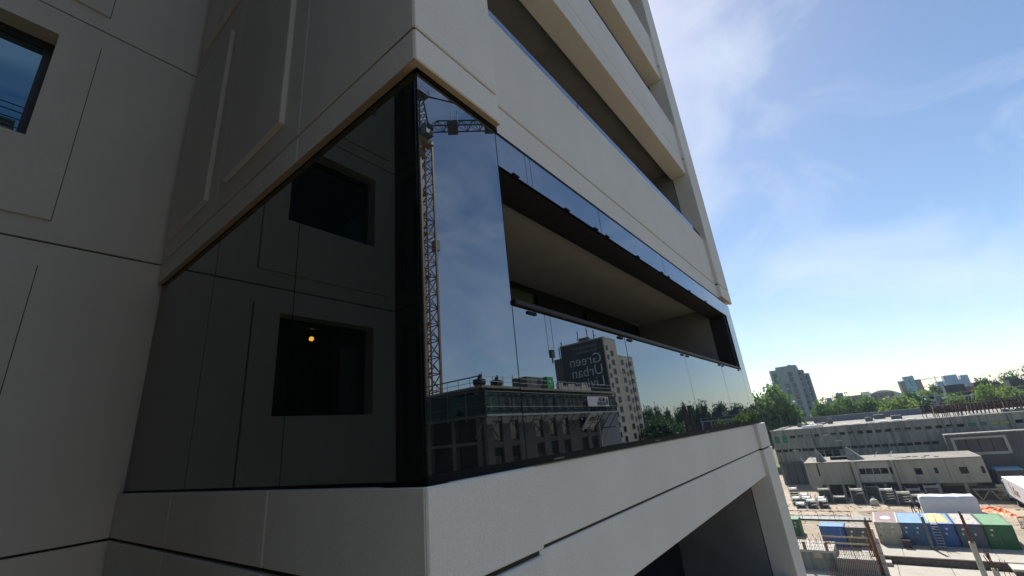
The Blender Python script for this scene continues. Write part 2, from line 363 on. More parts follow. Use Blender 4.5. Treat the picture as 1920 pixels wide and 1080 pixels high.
def lettering(text, name, mat, parent, origin, xdir, ydir, size, bold=0.0, align='LEFT', spacing=1.0):
    cu = bpy.data.curves.new(name, 'FONT'); cu.body = text; cu.size = size; cu.align_x = align; cu.offset = bold; cu.space_line = spacing; cu.extrude = 0.01
    t = bpy.data.objects.new(name + '_tmp', cu); COL.objects.link(t)
    bpy.context.view_layer.update()
    me = bpy.data.meshes.new_from_object(t.evaluated_get(bpy.context.evaluated_depsgraph_get()))
    bpy.data.objects.remove(t); bpy.data.curves.remove(cu)
    x, y = Vector(xdir).normalized(), Vector(ydir); z = x.cross(y.normalized()).normalized()
    off = Vector(origin) - wpos(parent)
    for v in me.vertices: v.co = off + x * v.co.x + y * v.co.y + z * v.co.z
    me.materials.clear(); me.materials.append(M[mat])
    o = bpy.data.objects.new(name, me); COL.objects.link(o); o.parent = parent; WP[o.name] = wpos(parent)
    return o
rnd = random.Random(7)
G = -17.1

#@@SETTING
# ------------------------------------------------------------------ ground
xs = [-3000, 46, 71.3, 5000]; ys = [-4000, -34, 14, 4000]
mb = MB()
for i in range(3):
    for j in range(3):
        if i == 1 and j == 1: continue
        mb.add([(xs[i], ys[j], G), (xs[i + 1], ys[j], G), (xs[i + 1], ys[j + 1], G), (xs[i], ys[j + 1], G)], [(0, 1, 2, 3)])
ground = struct(mb.build('ground', 'sand'))
PIT = -17.85
pit = struct(MB().add([(46, -34, PIT), (71.3, -34, PIT), (71.3, 14, PIT), (46, 14, PIT)], [(0, 1, 2, 3)]).build('pit_floor', 'dirt'))
for k in range(9):                                  # pale slabs poured on the pit floor
    y0 = -32 + k * 4.6
    cb('slab', 'slab', pit, 56, 70.6, y0, y0 + 4.56, PIT, PIT + 0.12, c=0.02)
pw = struct(MB().box(71.3, 71.6, -34, 14, PIT, G - 0.005).box(46 - 0.3, 46, -34, 14, PIT, G - 0.005).box(46, 71.3, 14, 14.3, PIT, G - 0.005).box(46, 71.3, -34.3, -34, PIT, G - 0.005).build('pit_wall', 'pitwall'))
ap = struct(MB().box(71.62, 77.3, -33, 3.4, G + 0.004, G + 0.02).build('concrete_apron', 'slab'))
for k in range(9):
    y0 = -33 + k * 4.04
    cb('slab', 'slab', ap, 71.15, 77.2, y0, y0 + 4.0, G + 0.02, G + 0.12, c=0.02)
MB().box(71.0, 71.15, -33, 3.2, G - 0.06, G + 0.06).build('waler_beam', 'rustd', ap)
M['grass'] = concrete('dry_grass', (0.085, 0.115, 0.04), fine=1.2, blotch=0.35, speck=0.3, bscale=0.05, bump=0.0, rough=0.95)
for pts_ in ([(206, -900), (3000, -900), (3000, 22), (206, 22)], [(34, 22.5), (3000, 22.5), (3000, 900), (34, 900)], [(-900, -900), (205.5, -900), (205.5, -82), (-900, -82)]):
    struct(MB().add([(x, y, G + 0.004) for x, y in pts_], [(0, 1, 2, 3)]).build('grass_field', 'grass'))
# darker, damp wheel-worn earth near the stacks
def patch(name, mat, pts, z):
    return struct(MB().add([(x, y, z) for x, y in pts], [tuple(range(len(pts)))]).build(name, mat))
patch('dirt_track', 'dirt', [(95.2, 3.2), (98.8, 3.9), (100.6, 0.8), (101.2, -2.2), (98.4, -2.8), (95.6, -2.6), (94.5, 0.5)], G + 0.004)
M['bouncetone'] = concrete('bounce_earth', (0.18, 0.15, 0.105), fine=5, blotch=0.3, speck=0.2, bscale=0.3, bump=0.0, rough=0.95)
patch('bounce_patch', 'bouncetone', [(-70, -70), (34, -70), (34, 40), (-70, 40)], G + 0.004)  # unseen earth patch added to set the light bounced onto the walls
patch('dirt_track', 'dirt', [(103, -14), (104, -40), (132, -44), (132, -14.5), (112, -13)], G + 0.004)

# ------------------------------------------------------------------ the apartment building at the camera
BASE = G; TOP = 33.0
bld = thing('apartment_building', 'pale precast concrete apartment block with dark mirror glass corner and balconies', 'building', (4.2, 2.0, BASE))
YL = 4.8                                            # plane of the recessed wall
XE = -3.51                                          # far side of the recess
J = [-0.42, 2.61]
while J[-1] < TOP: J.append(J[-1] + 3.02)
while J[0] > BASE + 3: J.insert(0, J[0] - 3.04)
k0 = J.index(-0.42)
gp = 0.012
def hole_panel(name, mat, parent, x0, x1, z0, z1, y0, y1, hx0, hx1, hz0, hz1):
    """Wall panel (plane of constant y) with a rectangular opening."""
    m = MB()
    m.box(x0, hx0, y0, y1, z0, z1).box(hx1, x1, y0, y1, z0, z1).box(hx0, hx1, y0, y1, z0, hz0).box(hx0, hx1, y0, y1, hz1, z1)
    return m.build(name, mat, parent)
# --- recessed wall (plane y = 4.8) with plates and windows
def window(parent, x0, x1, z0, z1, yf, glassmat, depth=0.2):
    w = MB()
    w.box(x0, x0 + 0.075, yf, yf + 0.07, z0, z1).box(x1 - 0.075, x1, yf, yf + 0.07, z0, z1)
    w.box(x0 + 0.075, x1 - 0.075, yf, yf + 0.07, z0, z0 + 0.07).box(x0 + 0.075, x1 - 0.075, yf, yf + 0.07, z1 - 0.09, z1)
    f = w.build('window', 'frame', parent)
    box('pane', glassmat, f, x0 + 0.075, x1 - 0.075, yf + 0.03, yf + 0.045, z0 + 0.07, z1 - 0.09)
    return f
for k in range(len(J) - 1):
    z0, z1 = J[k], J[k + 1]
    wz0, wz1 = z0 + 1.17, z0 + 2.64
    hole_panel('wall_panel', 'facade', bld, XE, 0.11, z0 + gp, z1 - gp, YL, YL + 0.20, -3.02, -1.42, wz0, wz1)
    hole_panel('relief_plate', 'facade', bld, -3.36, -1.06, z0 + 0.25, z1 - 0.28, YL - 0.035, YL - 0.001, -3.02, -1.42, wz0, wz1)
    box('plate_seal_shadow', 'tangroove', bld, -1.0585, -1.051, YL - 0.002, YL + 0.01, z0 + 0.25, z1 - 0.28)  # sealant strip coloured dark to draw the plate edge's shadow line
    box('plate_seal_shadow', 'tangroove', bld, -3.36, -1.051, YL - 0.002, YL + 0.01, z1 - 0.2795, z1 - 0.273)
    MB().box(-3.02, -1.42, YL + 0.0, YL + 0.2, wz0 - 0.012, wz0 - 0.002).build('sill', 'black', bld)
    window(bld, -3.02, -1.42, wz0, wz1, YL + 0.20, 'roomglass' if k == k0 else 'skyglass')
for z in J: box('joint_sealant', 'groove', bld, XE, -0.05, YL + 0.03, YL + 0.1, z - gp + 0.0005, z + gp - 0.0005)
# room behind the recessed wall's lit window
zr0, zr1 = J[k0] + 0.35, J[k0 + 1] - 0.25
rm = MB()
rm.box(-3.4, -0.4, 7.6, 7.7, zr0, zr1).box(-3.5, -3.4, YL + 0.32, 7.7, zr0, zr1).box(-0.4, -0.3, YL + 0.32, 7.7, zr0, zr1)
rm.box(-3.5, -0.3, YL + 0.32, 7.7, zr0 - 0.1, zr0).box(-3.5, -0.3, YL + 0.32, 7.7, zr1, zr1 + 0.1)
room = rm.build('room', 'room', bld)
cu = MB()
for i in range(4): cu.box(-2.75 + i * 0.46, -2.75 + i * 0.46 + 0.34, 6.2 + 0.05 * (i % 2), 6.25 + 0.05 * (i % 2), zr0, zr1 - 0.5)
cu.build('curtain', plain('grey_curtain', (0.16, 0.20, 0.19), 0.9), room)
ico = MB()
n = 8
for a in range(n):
    for b in range(4):
        t0, t1 = math.pi * b / 4, math.pi * (b + 1) / 4; p0, p1 = 2 * math.pi * a / n, 2 * math.pi * (a + 1) / n
        q = [(-2.217 + 0.042 * math.sin(t) * math.cos(p), 5.35 + 0.042 * math.sin(t) * math.sin(p), 2.05 + 0.042 * math.cos(t)) for t, p in ((t0, p0), (t0, p1), (t1, p1), (t1, p0))]
        ico.add(q, [(0, 1, 2, 3)])
ico.build('ceiling_lamp', 'lamp', room)
# --- core
core = MB()
core.box(0.12, 8.2, 1.95, 15, BASE, TOP)
core.box(XE, 0.12, YL + 3.0, 15, BASE, TOP)
core.box(-0.02, 0.118, YL + 0.21, YL + 2.98, BASE, TOP)
core.box(XE - 0.2, XE - 0.02, YL + 0.02, YL + 2.98, BASE, TOP)
core.build('core', 'inner', bld)
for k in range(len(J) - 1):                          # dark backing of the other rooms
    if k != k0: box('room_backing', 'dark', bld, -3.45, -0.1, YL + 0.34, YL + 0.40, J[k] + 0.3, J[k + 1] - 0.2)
# --- side wall of the tower (plane x = 0) running to the recessed wall
PL = [(-0.046, 1.37), (1.37, 3.09), (3.09, YL - 0.004)]
for k in range(len(J) - 1):
    z0, z1 = J[k], J[k + 1]
    if k == k0:                                     # glazed storey
        for a, b in PL:
            cb('panel', 'facade', bld, -0.05, 0.12, a + gp / 2, b - gp / 2, z0 + 2.775, z1 - gp, c=0.007)     # strip under the joint
        continue
    ztop = -0.0 if k == k0 else z1
    for i, (a, b) in enumerate(PL):
        cb('panel', 'facade', bld, -0.05, 0.12, a + gp / 2, b - gp / 2, z0 + gp, z1 - gp, c=0.007)
        if i: cb('relief_plate', 'facade', bld, -0.10, -0.051, (1.64, 3.33)[i - 1], (2.86, 4.55)[i - 1], z0 + 0.26, z1 - 0.29, c=0.006)
for a, b in PL:                                     # parapet strip below the glass
    cb('panel', 'facade', bld, -0.05, 0.12, a + gp / 2, b - gp / 2, J[k0] + 0.016, 0.0, c=0.007)
MB().box(-0.02, 0.11, -0.02, YL, BASE, -0.02).box(-0.02, 0.11, -0.02, YL, 2.40, TOP).build('joint_sealant', 'groove', bld)
# --- front (plane y = 0): spandrels between two pilasters
SP = [(-9.95, -9.54, -8.55), (-6.91, -6.5, -5.5), (-3.87, -3.46, -2.45), (-0.83, -0.42, 0.0), (2.32, 2.61, 3.58), (5.14, 5.53, 6.42), (7.75, 8.15, 9.1)]
while SP[-1][0] < TOP - 3: a, b, c_ = SP[-1]; SP.append((a + 2.9, b + 2.9, c_ + 2.9))
while SP[0][0] > BASE + 3.2: a, b, c_ = SP[0]; SP.insert(0, (a - 3.04, b - 3.04, c_ - 3.04))
XL, XR, XO = 0.75, 7.45, 8.28
for i, (zb, zj, zt) in enumerate(SP):
    lower = cb('spandrel_panel', 'facade', bld, XL + 0.006, XR - 0.006, 0.012, 0.33, zb, zj - 0.009, c=0.008)
    cb('spandrel_panel', 'facade', bld, XL + 0.006, XR - 0.006, 0.012, 0.33, zj + 0.009, zt, c=0.008)
    box('joint_sealant', 'tangroove', bld, XL + 0.01, XR - 0.01, 0.03, 0.3, zj - 0.0085, zj + 0.0085)
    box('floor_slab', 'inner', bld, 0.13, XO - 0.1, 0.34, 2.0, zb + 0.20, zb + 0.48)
    zn = SP[i + 1][1] if i + 1 < len(SP) else TOP
    for xa, xb in ((-0.02, XL - 0.01), (XR + 0.01, XO - 0.03)): box('joint_sealant', 'groove', bld, xa, xb, -0.02, 0.28, zj - gp + 0.0005, zj + gp - 0.0005)
    glz = abs(zb + 0.83) < 1e-6                      # the glazed storey stands on this spandrel
    z_lo = zj + gp
    for x0, x1, nm in ((-0.046, XL, 'corner'), (XR, XO, 'end')):
        d = 0.30
        if glz:
            cb('pilaster_panel', 'facade', bld, x0, x1, -0.05, d, zj + 0.016, 0.0, c=0.008)
            cb('pilaster_panel', 'facade', bld, x0, x1, -0.05, d, 2.355, zn - gp, c=0.008)
        else:
            cb('pilaster_panel', 'facade', bld, x0, x1, -0.05, d, z_lo, zn - gp, c=0.008)
# --- balconies behind the front
for i in range(len(SP) - 1):
    zb, zj, zt = SP[i]; nb = SP[i + 1][0]
    fz, cz = zb + 0.48, nb + 0.20
    glz = abs(zb + 0.83) < 1e-6
    if glz: cz = 2.2
    # back wall with frames and panes
    bw = MB().box(XL, XR + 0.1, 1.74, 1.94, fz, cz).build('balcony_wall', 'frame', bld)
    for a, b in ((0.80, 2.40), (2.52, 3.55), (3.67, 5.0), (5.12, 7.3)):
        pn = box('pane', 'greenpane' if a < 3.0 else 'trimglass', bw, a, b, 1.70, 1.738, fz + 0.15, cz - 0.12)
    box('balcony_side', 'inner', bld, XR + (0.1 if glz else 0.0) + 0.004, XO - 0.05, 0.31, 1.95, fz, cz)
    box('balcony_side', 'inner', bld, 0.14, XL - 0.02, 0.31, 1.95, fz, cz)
    if not glz:
        for a, b in ((XL + 0.02, 2.44), (2.46, 4.24), (4.26, 6.0), (6.02, XR - 0.02)): box('balcony_glass', 'mirror', bld, a, b, 0.05, 0.062, zt + 0.003, zt + 0.16)
        for xb in (2.2, 2.6, 4.05, 4.4, 5.85): box('clamp', 'galv', bld, xb, xb + 0.05, 0.040, 0.049, zt + 0.003, zt + 0.05)
# glazed storey: black linings, panes, handrail, timber soffits
box('lining', 'blacklin', bld, XL + 0.0, 7.55, 0.03, 0.32, 2.012, 2.30)
box('lining', 'blacklin', bld, 7.552, 8.1, 0.03, 0.31, 0.0, 2.30)
box('lining', 'blacklin', bld, 0.03, XL - 0.012, 0.03, 0.31, 0.0, 2.34)
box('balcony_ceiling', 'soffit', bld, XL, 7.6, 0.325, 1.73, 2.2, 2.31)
for a, b, z0, z1 in [(0.0, 0.735, 0.041, 2.31)]:
    box('glass_pane', 'mirror', bld, a + 0.0045, b, 0.0, 0.022, z0, z1)
def pane(mat, x0, x1, z0, z1, e0, e1, e2):
    """Front pane set a hair out of true."""
    y = [0.0015 + e0, 0.0015 + e1, 0.0015 + e1 + e2, 0.0015 + e0 + e2]
    P = [(x0, y[0], z0), (x1, y[1], z0), (x1, y[2], z1), (x0, y[3], z1)]
    MB().add(P + [(p, q + 0.016, r) for p, q, r in P], [(0, 1, 2, 3), (7, 6, 5, 4), (0, 4, 5, 1), (1, 5, 6, 2), (2, 6, 7, 3), (3, 7, 4, 0)]).build('glass_pane', mat, bld)
for i, (a, b) in enumerate(((0.743, 2.366), (2.376, 4.226), (4.236, 6.098), (6.108, 7.548), (7.558, 8.1))):
    pane('mirror', a, b, 2.012, 2.285, (0.0, 0.001, -0.001, 0.0, 0.0)[i], (0.001, -0.001, 0.0005, 0.0, 0.0)[i], 0.0003)
for i, (a, b) in enumerate(((0.743, 2.448), (2.460, 4.248), (4.260, 6.108), (6.120, 7.628))):
    pane('mirror', a, b, 0.041, 0.955, (0.0, 0.0012, -0.001, 0.0008)[i], (0.001, -0.0008, 0.0008, -0.0006)[i], (0.0004, -0.0005, 0.0006, -0.0004)[i])
box('glass_pane', 'mirror', bld, 7.638, 8.1, 0.0, 0.018, 0.041, 2.006)
for a, b in ((0.0225, 1.335), (1.345, 2.975), (2.985, YL - 0.004)):
    box('glass_pane', 'leftglass', bld, 0.0, 0.022, a, b, 0.02, 2.335)
box('corner_bead', 'black', bld, -0.0025, 0.004, -0.0025, 0.004, 0.0, 2.355)
box('gasket', 'black', bld, -0.004, 0.12, 0.03, YL, 2.336, 2.356)
box('gasket', 'black', bld, -0.004, 0.06, 0.03, YL, 0.0015, 0.019)
box('gasket', 'black', bld, 0.005, 8.1, -0.006, 0.06, 0.0015, 0.04)
box('gasket', 'black', bld, 0.03, 0.76, -0.006, 0.05, 2.311, 2.352)
box('gasket', 'black', bld, 0.762, 7.44, 0.002, 0.30, 2.286, 2.316)
box('gasket', 'black', bld, 0.736, 0.742, -0.001, 0.02, 0.041, 2.31)
box('inner_lining', 'blacklin', bld, 0.742, 7.56, 0.022, 0.03, 0.02, 0.94)
# timber
tw = MB().box(-0.047, -0.002, -0.046, 1.366, 2.344, 2.3545).build('timber_soffit', 'wood', bld)
MB().box(-0.047, -0.002, 1.374, YL - 0.01, 2.344, 2.3545).build('timber_soffit', 'wood', bld)
MB().box(-0.001, 0.748, -0.046, -0.007, 2.344, 2.3545).build('timber_soffit', 'wood', bld)
MB().box(XR + 0.005, XO - 0.005, -0.046, -0.002, 2.344, 2.3545).build('timber_soffit', 'wood', bld)
# shadow gap pieces in the last strip above the left glass
hr = MB().cbox(0.75, 7.56, -0.025, 0.035, 0.962, 0.995, c=0.006).build('handrail', 'rail', bld)
for xj in (0.95, 2.35, 2.56, 4.15, 4.36, 6.0, 6.22, 7.4):
    box('clamp', 'black', hr, xj - 0.05, xj + 0.05, -0.008, -0.001, 0.925, 0.945)
for xj in (0.95, 1.7, 2.25, 2.5, 3.3, 4.1, 4.36, 5.3, 6.2):
    box('clamp', 'black', bld, xj - 0.04, xj + 0.04, -0.006, -0.001, 2.016, 2.03)
# little slots in the corner pane head and the drain shoes along the sill
for xj in (1.0, 2.7, 4.4, 6.3): box('drain_shoe', 'galvd', bld, xj, xj + 0.12, -0.012, -0.0065, 0.012, 0.022)
# --- return wall closing the recess on the far side: dark glazed wing, lengthened out of view to shade the recess
box('return_backing', 'groove', bld, XE - 0.30, XE - 0.06, -2.0, YL - 0.002, BASE, TOP)
for k in range(len(J) - 1):
    z0, z1 = J[k], J[k + 1]
    for a, b in ((-1.99, 0.30), (0.31, 3.05)): cb('panel', 'brick', bld, XE - 0.055, XE, a, b, z0 + gp, z1 - gp, c=0.007)  # unseen panels, toned to cut the light thrown on the side wall
    cb('panel', 'mastic', bld, XE - 0.055, XE, 3.06, YL - 0.004, z0 + gp, z1 - gp, c=0.007)
    f = MB().box(XE + 0.002, XE + 0.05, 3.35, 3.42, z0 + 0.3, z0 + 2.7).box(XE + 0.002, XE + 0.05, 4.48, 4.55, z0 + 0.3, z0 + 2.7).box(XE + 0.002, XE + 0.05, 3.42, 4.48, z0 + 2.62, z0 + 2.7).build('return_window', 'frame', bld)
    box('pane', 'trimglass', f, XE + 0.002, XE + 0.02, 3.42, 4.48, z0 + 0.3, z0 + 2.62)
# roof
box('roof', 'oldroof', bld, XE, XO, 1.95, 15, TOP + 0.01, TOP + 0.3)

#@@YARD
# ------------------------------------------------------------------ shipping containers
def container(label, x, y0, y1, depth, wall, roofm, h=2.5, group='shipping containers in a row', lock=True, extra=None, z=G + 0.13):
    """Doors face -x."""
    c = thing('shipping_container', label, 'container', (x + depth / 2, (y0 + y1) / 2, z), group)
    y0, y1 = min(y0, y1), max(y0, y1); t = z + h
    b = MB()
    nst = 9; st = depth / nst                       # corrugated long sides
    for ys_, sg in ((y0, 1), (y1, -1)):
        for i in range(nst):
            a = x + i * st
            b.box(a, a + st * 0.5, ys_ + sg * 0.04, ys_ + sg * 0.07, z + 0.12, t - 0.08).box(a + st * 0.5, a + st, ys_ + sg * 0.005, ys_ + sg * 0.035, z + 0.12, t - 0.08)
    b.box(x + depth - 0.06, x + depth - 0.02, y0 + 0.08, y1 - 0.08, z + 0.12, t - 0.08)
    b.box(x + 0.06, x + depth - 0.06, y0 + 0.08, y1 - 0.08, z + 0.06, z + 0.14)
    b.build('side_wall', wall, c)
    fr = MB()
    for ys_ in (y0, y1 - 0.12):
        fr.box(x, x + 0.12, ys_, ys_ + 0.12, z, t - 0.1).box(x + depth - 0.12, x + depth, ys_, ys_ + 0.12, z, t - 0.1)
        fr.box(x, x + depth, ys_, ys_ + 0.12, t - 0.1, t).box(x + 0.12, x + depth - 0.12, ys_ + 0.001, ys_ + 0.119, z, z + 0.12)
    fr.box(x, x + 0.12, y0 + 0.12, y1 - 0.12, t - 0.12, t).box(x + depth - 0.12, x + depth, y0 + 0.12, y1 - 0.12, t - 0.12, t).box(x, x + 0.12, y0 + 0.12, y1 - 0.12, z, z + 0.12)
    fr.build('corner_frame', wall, c)
    rf = MB(); nr = 12
    for i in range(nr):
        a = x + 0.12 + (depth - 0.24) * i / nr; w_ = (depth - 0.24) / nr
        rf.box(a, a + w_ * 0.62, y0 + 0.12, y1 - 0.12, t - 0.05, t - 0.008).box(a + w_ * 0.62, a + w_, y0 + 0.12, y1 - 0.12, t - 0.05, t - 0.03)
    roof = rf.build('roof', roofm, c)
    if lock:
        ym = (y0 + y1) / 2
        for a, bb in ((y0 + 0.125, ym - 0.012), (ym + 0.012, y1 - 0.125)):
            d = MB().box(x + 0.03, x + 0.08, a, bb, z + 0.13, t - 0.13)
            for zz in (0.30, 0.62): d.box(x + 0.018, x + 0.03, a + 0.05, bb - 0.05, z + h * zz, z + h * zz + 0.06)
            d = d.build('door', wall, c)
            for f in (0.25, 0.72):
                yy = a + (bb - a) * f
                MB().box(x + 0.0, x + 0.029, yy - 0.02, yy + 0.02, z + 0.1, t - 0.1).box(x - 0.02, x + 0.0, yy - 0.16, yy + 0.02, z + 0.95, z + 1.0).build('locking_bar', wall, d)
            for f, w_, zz, hh in ((0.45, 0.22, 0.74, 0.16), (0.62, 0.16, 0.52, 0.22)):
                if rnd.random() < 0.8: box('sticker', 'whitemetal', d, x + 0.024, x + 0.0285, a + (bb - a) * f, a + (bb - a) * f + w_, z + h * zz, z + h * zz + hh)
    return c, roof
c1, r1 = container('cream shipping container with maroon roof, leftmost of the long row', 76.6, -1.15, 1.33, 6.7, 'ccream', 'rpurple')
ov = [(79.5 + 1.0 * math.cos(t), 0.05 + 0.55 * math.sin(t)) for t in [i * math.pi / 8 for i in range(16)]]
MB().prism(ov, 2, G + 0.13 + 2.5 - 0.007, G + 0.13 + 2.504).build('white_mark', 'whitemetal', r1, fix=True)
container('dusty mid blue shipping container with pale blue roof beside the cream one', 76.6, -3.60, -1.20, 6.7, 'cblue', 'rblue')
c3, r3 = container('blue shipping container with a heap of sand on its roof behind the stair', 76.6, -6.35, -3.68, 6.7, 'cblue2', 'rblue')
hm = MB(); N = 9
for i in range(N):
    for j in range(N):
        u, v = i / (N - 1), j / (N - 1); e = max(0, 1 - (abs(2 * u - 1) ** 3)) * max(0, 1 - (abs(2 * v - 1) ** 3))
        hm.v.append((77.3 + 5.2 * u, -6.0 + 1.9 * v, G + 2.622 + 0.35 * e * (0.75 + 0.5 * rnd.random())))
for i in range(N - 1):
    for j in range(N - 1): hm.f.append((i * N + j, (i + 1) * N + j, (i + 1) * N + j + 1, i * N + j + 1))
tag(hm.build('sand_heap', 'rsand'), 'low heap of pale sand lying on a blue container roof', 'sand')
container('slate blue shipping container with dirty white roof, next to the green one', 76.6, -8.78, -6.43, 6.7, 'cnavy', 'rwhite')
container('green shipping container with pale green roof at the right end', 76.6, -11.3, -8.85, 6.7, 'cgreen', 'rgreen')
container('small bright blue storage container near the rebar wall', 74.6, 4.6, 7.35, 2.75, 'cblue2', 'rblue', h=2.35, group='small storage containers', lock=False, z=G)
lt = bpy.data.objects['shipping_container.005']
for i in range(3):
    box('door_panel', 'cblue2', lt, 74.56, 74.64, 4.75 + i * 0.83, 5.55 + i * 0.83, G + 0.15, G + 2.2)
for i in range(4): box('stencil_mark', 'whitemetal', lt, 74.552, 74.559, 5.05 + 0.02 * i, 5.07 + 0.02 * i, G + 1.95 - i * 0.3, G + 2.1 - i * 0.3)
container('grey storage container with rusty roof beside the small blue one', 74.6, 1.95, 4.5, 2.75, 'cgrey', 'rrust', h=2.3, group='small storage containers', lock=True, z=G)
container('narrow green steel cabinet partly hidden by the pale corner column', 79.4, 10.25, 11.7, 2.4, 'cgreen', 'rgreen', h=2.2, group='small storage containers', lock=True, z=G)

M['paletread'] = plain('pale_tread', (0.42, 0.42, 0.40), 0.7)
# stair tower standing against the containers
st = thing('site_stair', 'steep grey site stair leaning on the blue containers', 'stairs', (75.6, -4.45, G + 0.13))
for i in range(9):
    cb('tread', 'paletread', st, 75.15 + i * 0.14, 75.15 + i * 0.14 + 0.24, -4.82, -4.2, G + 0.13 + 0.27 * (i + 1), G + 0.17 + 0.27 * (i + 1), c=0.005)
for y in (-4.85, -4.17): MB().bar((75.1, y, G + 0.13), (76.45, y, G + 2.66), 0.05, 0.2).build('stringer', 'galvd', st)
for y in (-4.85, -4.17): MB().bar((75.1, y, G + 0.13), (75.1, y, G + 1.1), 0.04).bar((75.1, y, G + 1.1), (76.45, y, G + 3.6), 0.04).bar((76.45, y, G + 2.66), (76.45, y, G + 3.6), 0.04).build('handrail', 'galv', st)
po = thing('steel_post', 'tall grey steel post beside the site stair', 'post', (75.0, -3.62, G + 0.12))
MB().tube((75.0, -3.62, G + 0.12), (75.0, -3.62, G + 3.6), 0.16, n=10).build('shaft', 'galvd', po)
box('base_plate', 'galvd', po, 74.8, 75.2, -3.82, -3.42, G + 0.12, G + 0.15)
box('cap', 'galv', po, 74.88, 75.12, -3.74, -3.5, G + 3.6, G + 3.64)
sk = thing('waste_bin', 'dark maroon waste bin in front of the blue container', 'bin', (75.4, -1.3, G + 0.12))
MB().prism([(75.0, G + 0.25), (75.9, G + 0.25), (76.1, G + 0.95), (74.8, G + 0.95)], 1, -1.7, -0.9).build('tub', plain('maroon_bin', (0.07, 0.03, 0.045), 0.6), sk, fix=True)
MB().box(74.76, 76.14, -1.74, -0.86, G + 0.95, G + 1.0).build('lid', 'dark', sk)
for y in (-1.65, -1.0): MB().tube((75.15, y, G + 0.19), (75.15, y + 0.06, G + 0.19), 0.07, n=10).tube((75.8, y, G + 0.19), (75.8, y + 0.06, G + 0.19), 0.07, n=10).build('wheel', 'tyre', sk)

# ------------------------------------------------------------------ gangway with red and white barriers
gw = struct(MB().box(90.7, 93.6, 2.3, 14, G + 0.02, G + 0.18).build('gangway', 'galvd'))
for i in range(9): cb('deck_plate', 'galvd', gw, 90.62, 93.65, 2.3 + i * 1.3, 3.56 + i * 1.3, G + 0.18, G + 0.22, c=0.01)
box('edge_strip', 'dark', gw, 90.45, 90.6, 2.0, 14, G - 0.02, G + 0.2)  # dark strip drawing the shadow line under the deck's front edge
for i in range(4):
    y = 4.44 + i * 2.23
    b = thing('site_barrier', 'red and white striped barrier bay on the gangway, number %s from the right' % ('one', 'two', 'three', 'four')[i], 'barrier', (90.55, y, G + 0.22), 'red and white barriers')
    b['label'] = ('red and white barrier bay nearest the leaning rusty steel beam', 'red and white barrier bay second from the rusty steel beam', 'red and white barrier bay third from the rusty steel beam', 'red and white barrier bay nearest the pale corner column')[i]
    MB().bar((90.55, y, G + 0.2), (90.55, y, G + 1.48), 0.05).build('post', 'rustd', b)
    for zz in (G + 0.76, G + 1.42):
        for s in range(4):
            box('rail_stripe', 'red' if s % 2 == 0 else 'whitemetal', b, 90.52, 90.545, y + s * 0.557, y + (s + 1) * 0.557, zz - 0.07, zz + 0.07)

# ------------------------------------------------------------------ wheel tracks and rubble
def track(pts, w):
    a, b = [], []
    for i, (x, y) in enumerate(pts):
        x2, y2 = pts[min(i + 1, len(pts) - 1)]; x1, y1 = pts[max(i - 1, 0)]; d = Vector((x2 - x1, y2 - y1, 0)).normalized(); n_ = Vector((-d.y, d.x, 0)) * w / 2
        a.append((x + n_.x, y + n_.y, G + 0.008)); b.append((x - n_.x, y - n_.y, G + 0.008))
    k = len(pts); o = MB().add(a + b, [(i, i + 1, k + i + 1, k + i) for i in range(k - 1)]).build('wheel_track', 'track'); return struct(o)
M['track'] = concrete('pressed_earth', (0.25, 0.20, 0.145), fine=5, blotch=0.35, speck=0.3, bscale=0.8, bump=0.0, rough=0.95)
for off in (0, 1.9, 5.2, 7.0):
    track([(85.2 + off + 1.6 * math.sin(t * .55) + 0.12 * t, 13.5 - t * 2.6) for t in range(19)], 0.42)
rub = MB(); rr = random.Random(11)
for i in range(520):
    x, y = rr.choice([(rr.uniform(84, 103), rr.uniform(-32, 13)), (rr.uniform(101, 111), rr.uniform(-30, 15))])
    z = G + 0.004 if x > 77.3 else (G + 0.12 if x > 71.2 else PIT + 0.12); s_ = rr.uniform(.05, .16)
    a = rr.uniform(0, 3.14); p = Vector((x, y, z + s_ * .25)); q = p + Vector((math.cos(a), math.sin(a), rr.uniform(-.1, .3))) * s_ * rr.uniform(1, 5)
    rub.bar(p, q, s_, s_ * .6)
ro = rub.build('site_rubble', 'rubble_'); ro['kind'] = 'stuff'; ro['label'] = 'scattered offcuts, stones and rubble on the site ground'; ro['category'] = 'rubble'

# ------------------------------------------------------------------ rebar works in front, left
bw = thing('basement_wall', 'grey cast basement wall bristling with rusty starter bars', 'wall', (67.5, 6, PIT))
MB().box(66.0, 70.4, 5.6, 13.6, PIT, -15.65).build('wall', 'palecon', bw)
MB().box(65.96, 66.0, 5.7, 13.6, PIT, -15.9).build('form_panel', 'oldconc', bw)
cb('plywood', 'timber', bw, 65.9, 65.955, 6.87, 7.68, -16.45, -15.88, c=0.01)
MB().box(65.9, 66.2, 1.6, 5.6, PIT, -16.3).build('low_wall', 'palecon', bw)
MB().box(66.2, 70.2, 1.6, 5.6, PIT, -16.5).build('low_slab', 'slab', bw)
rb = MB()
for i in range(46):
    y = 1.8 + i * 0.17; h = rnd.uniform(0.7, 1.5)
    z0 = -16.3 if y < 5.6 else -15.65
    rb.tube((66.1, y, z0), (66.1 + rnd.uniform(-.15, .15), y + rnd.uniform(-.1, .1), z0 + h), 0.026, n=4)
    if i % 2 == 0: rb.tube((69.6, y, z0), (69.6 + rnd.uniform(-.2, .2), y + rnd.uniform(-.15, .15), z0 + h * 0.9), 0.026, n=4)
for zz in (0.35, 0.7): rb.tube((66.05, 5.6, -15.65 + zz), (66.05, 9.6, -15.65 + zz), 0.014, n=4).tube((66.05, 1.7, -16.3 + zz), (66.05, 5.6, -16.3 + zz), 0.014, n=4)
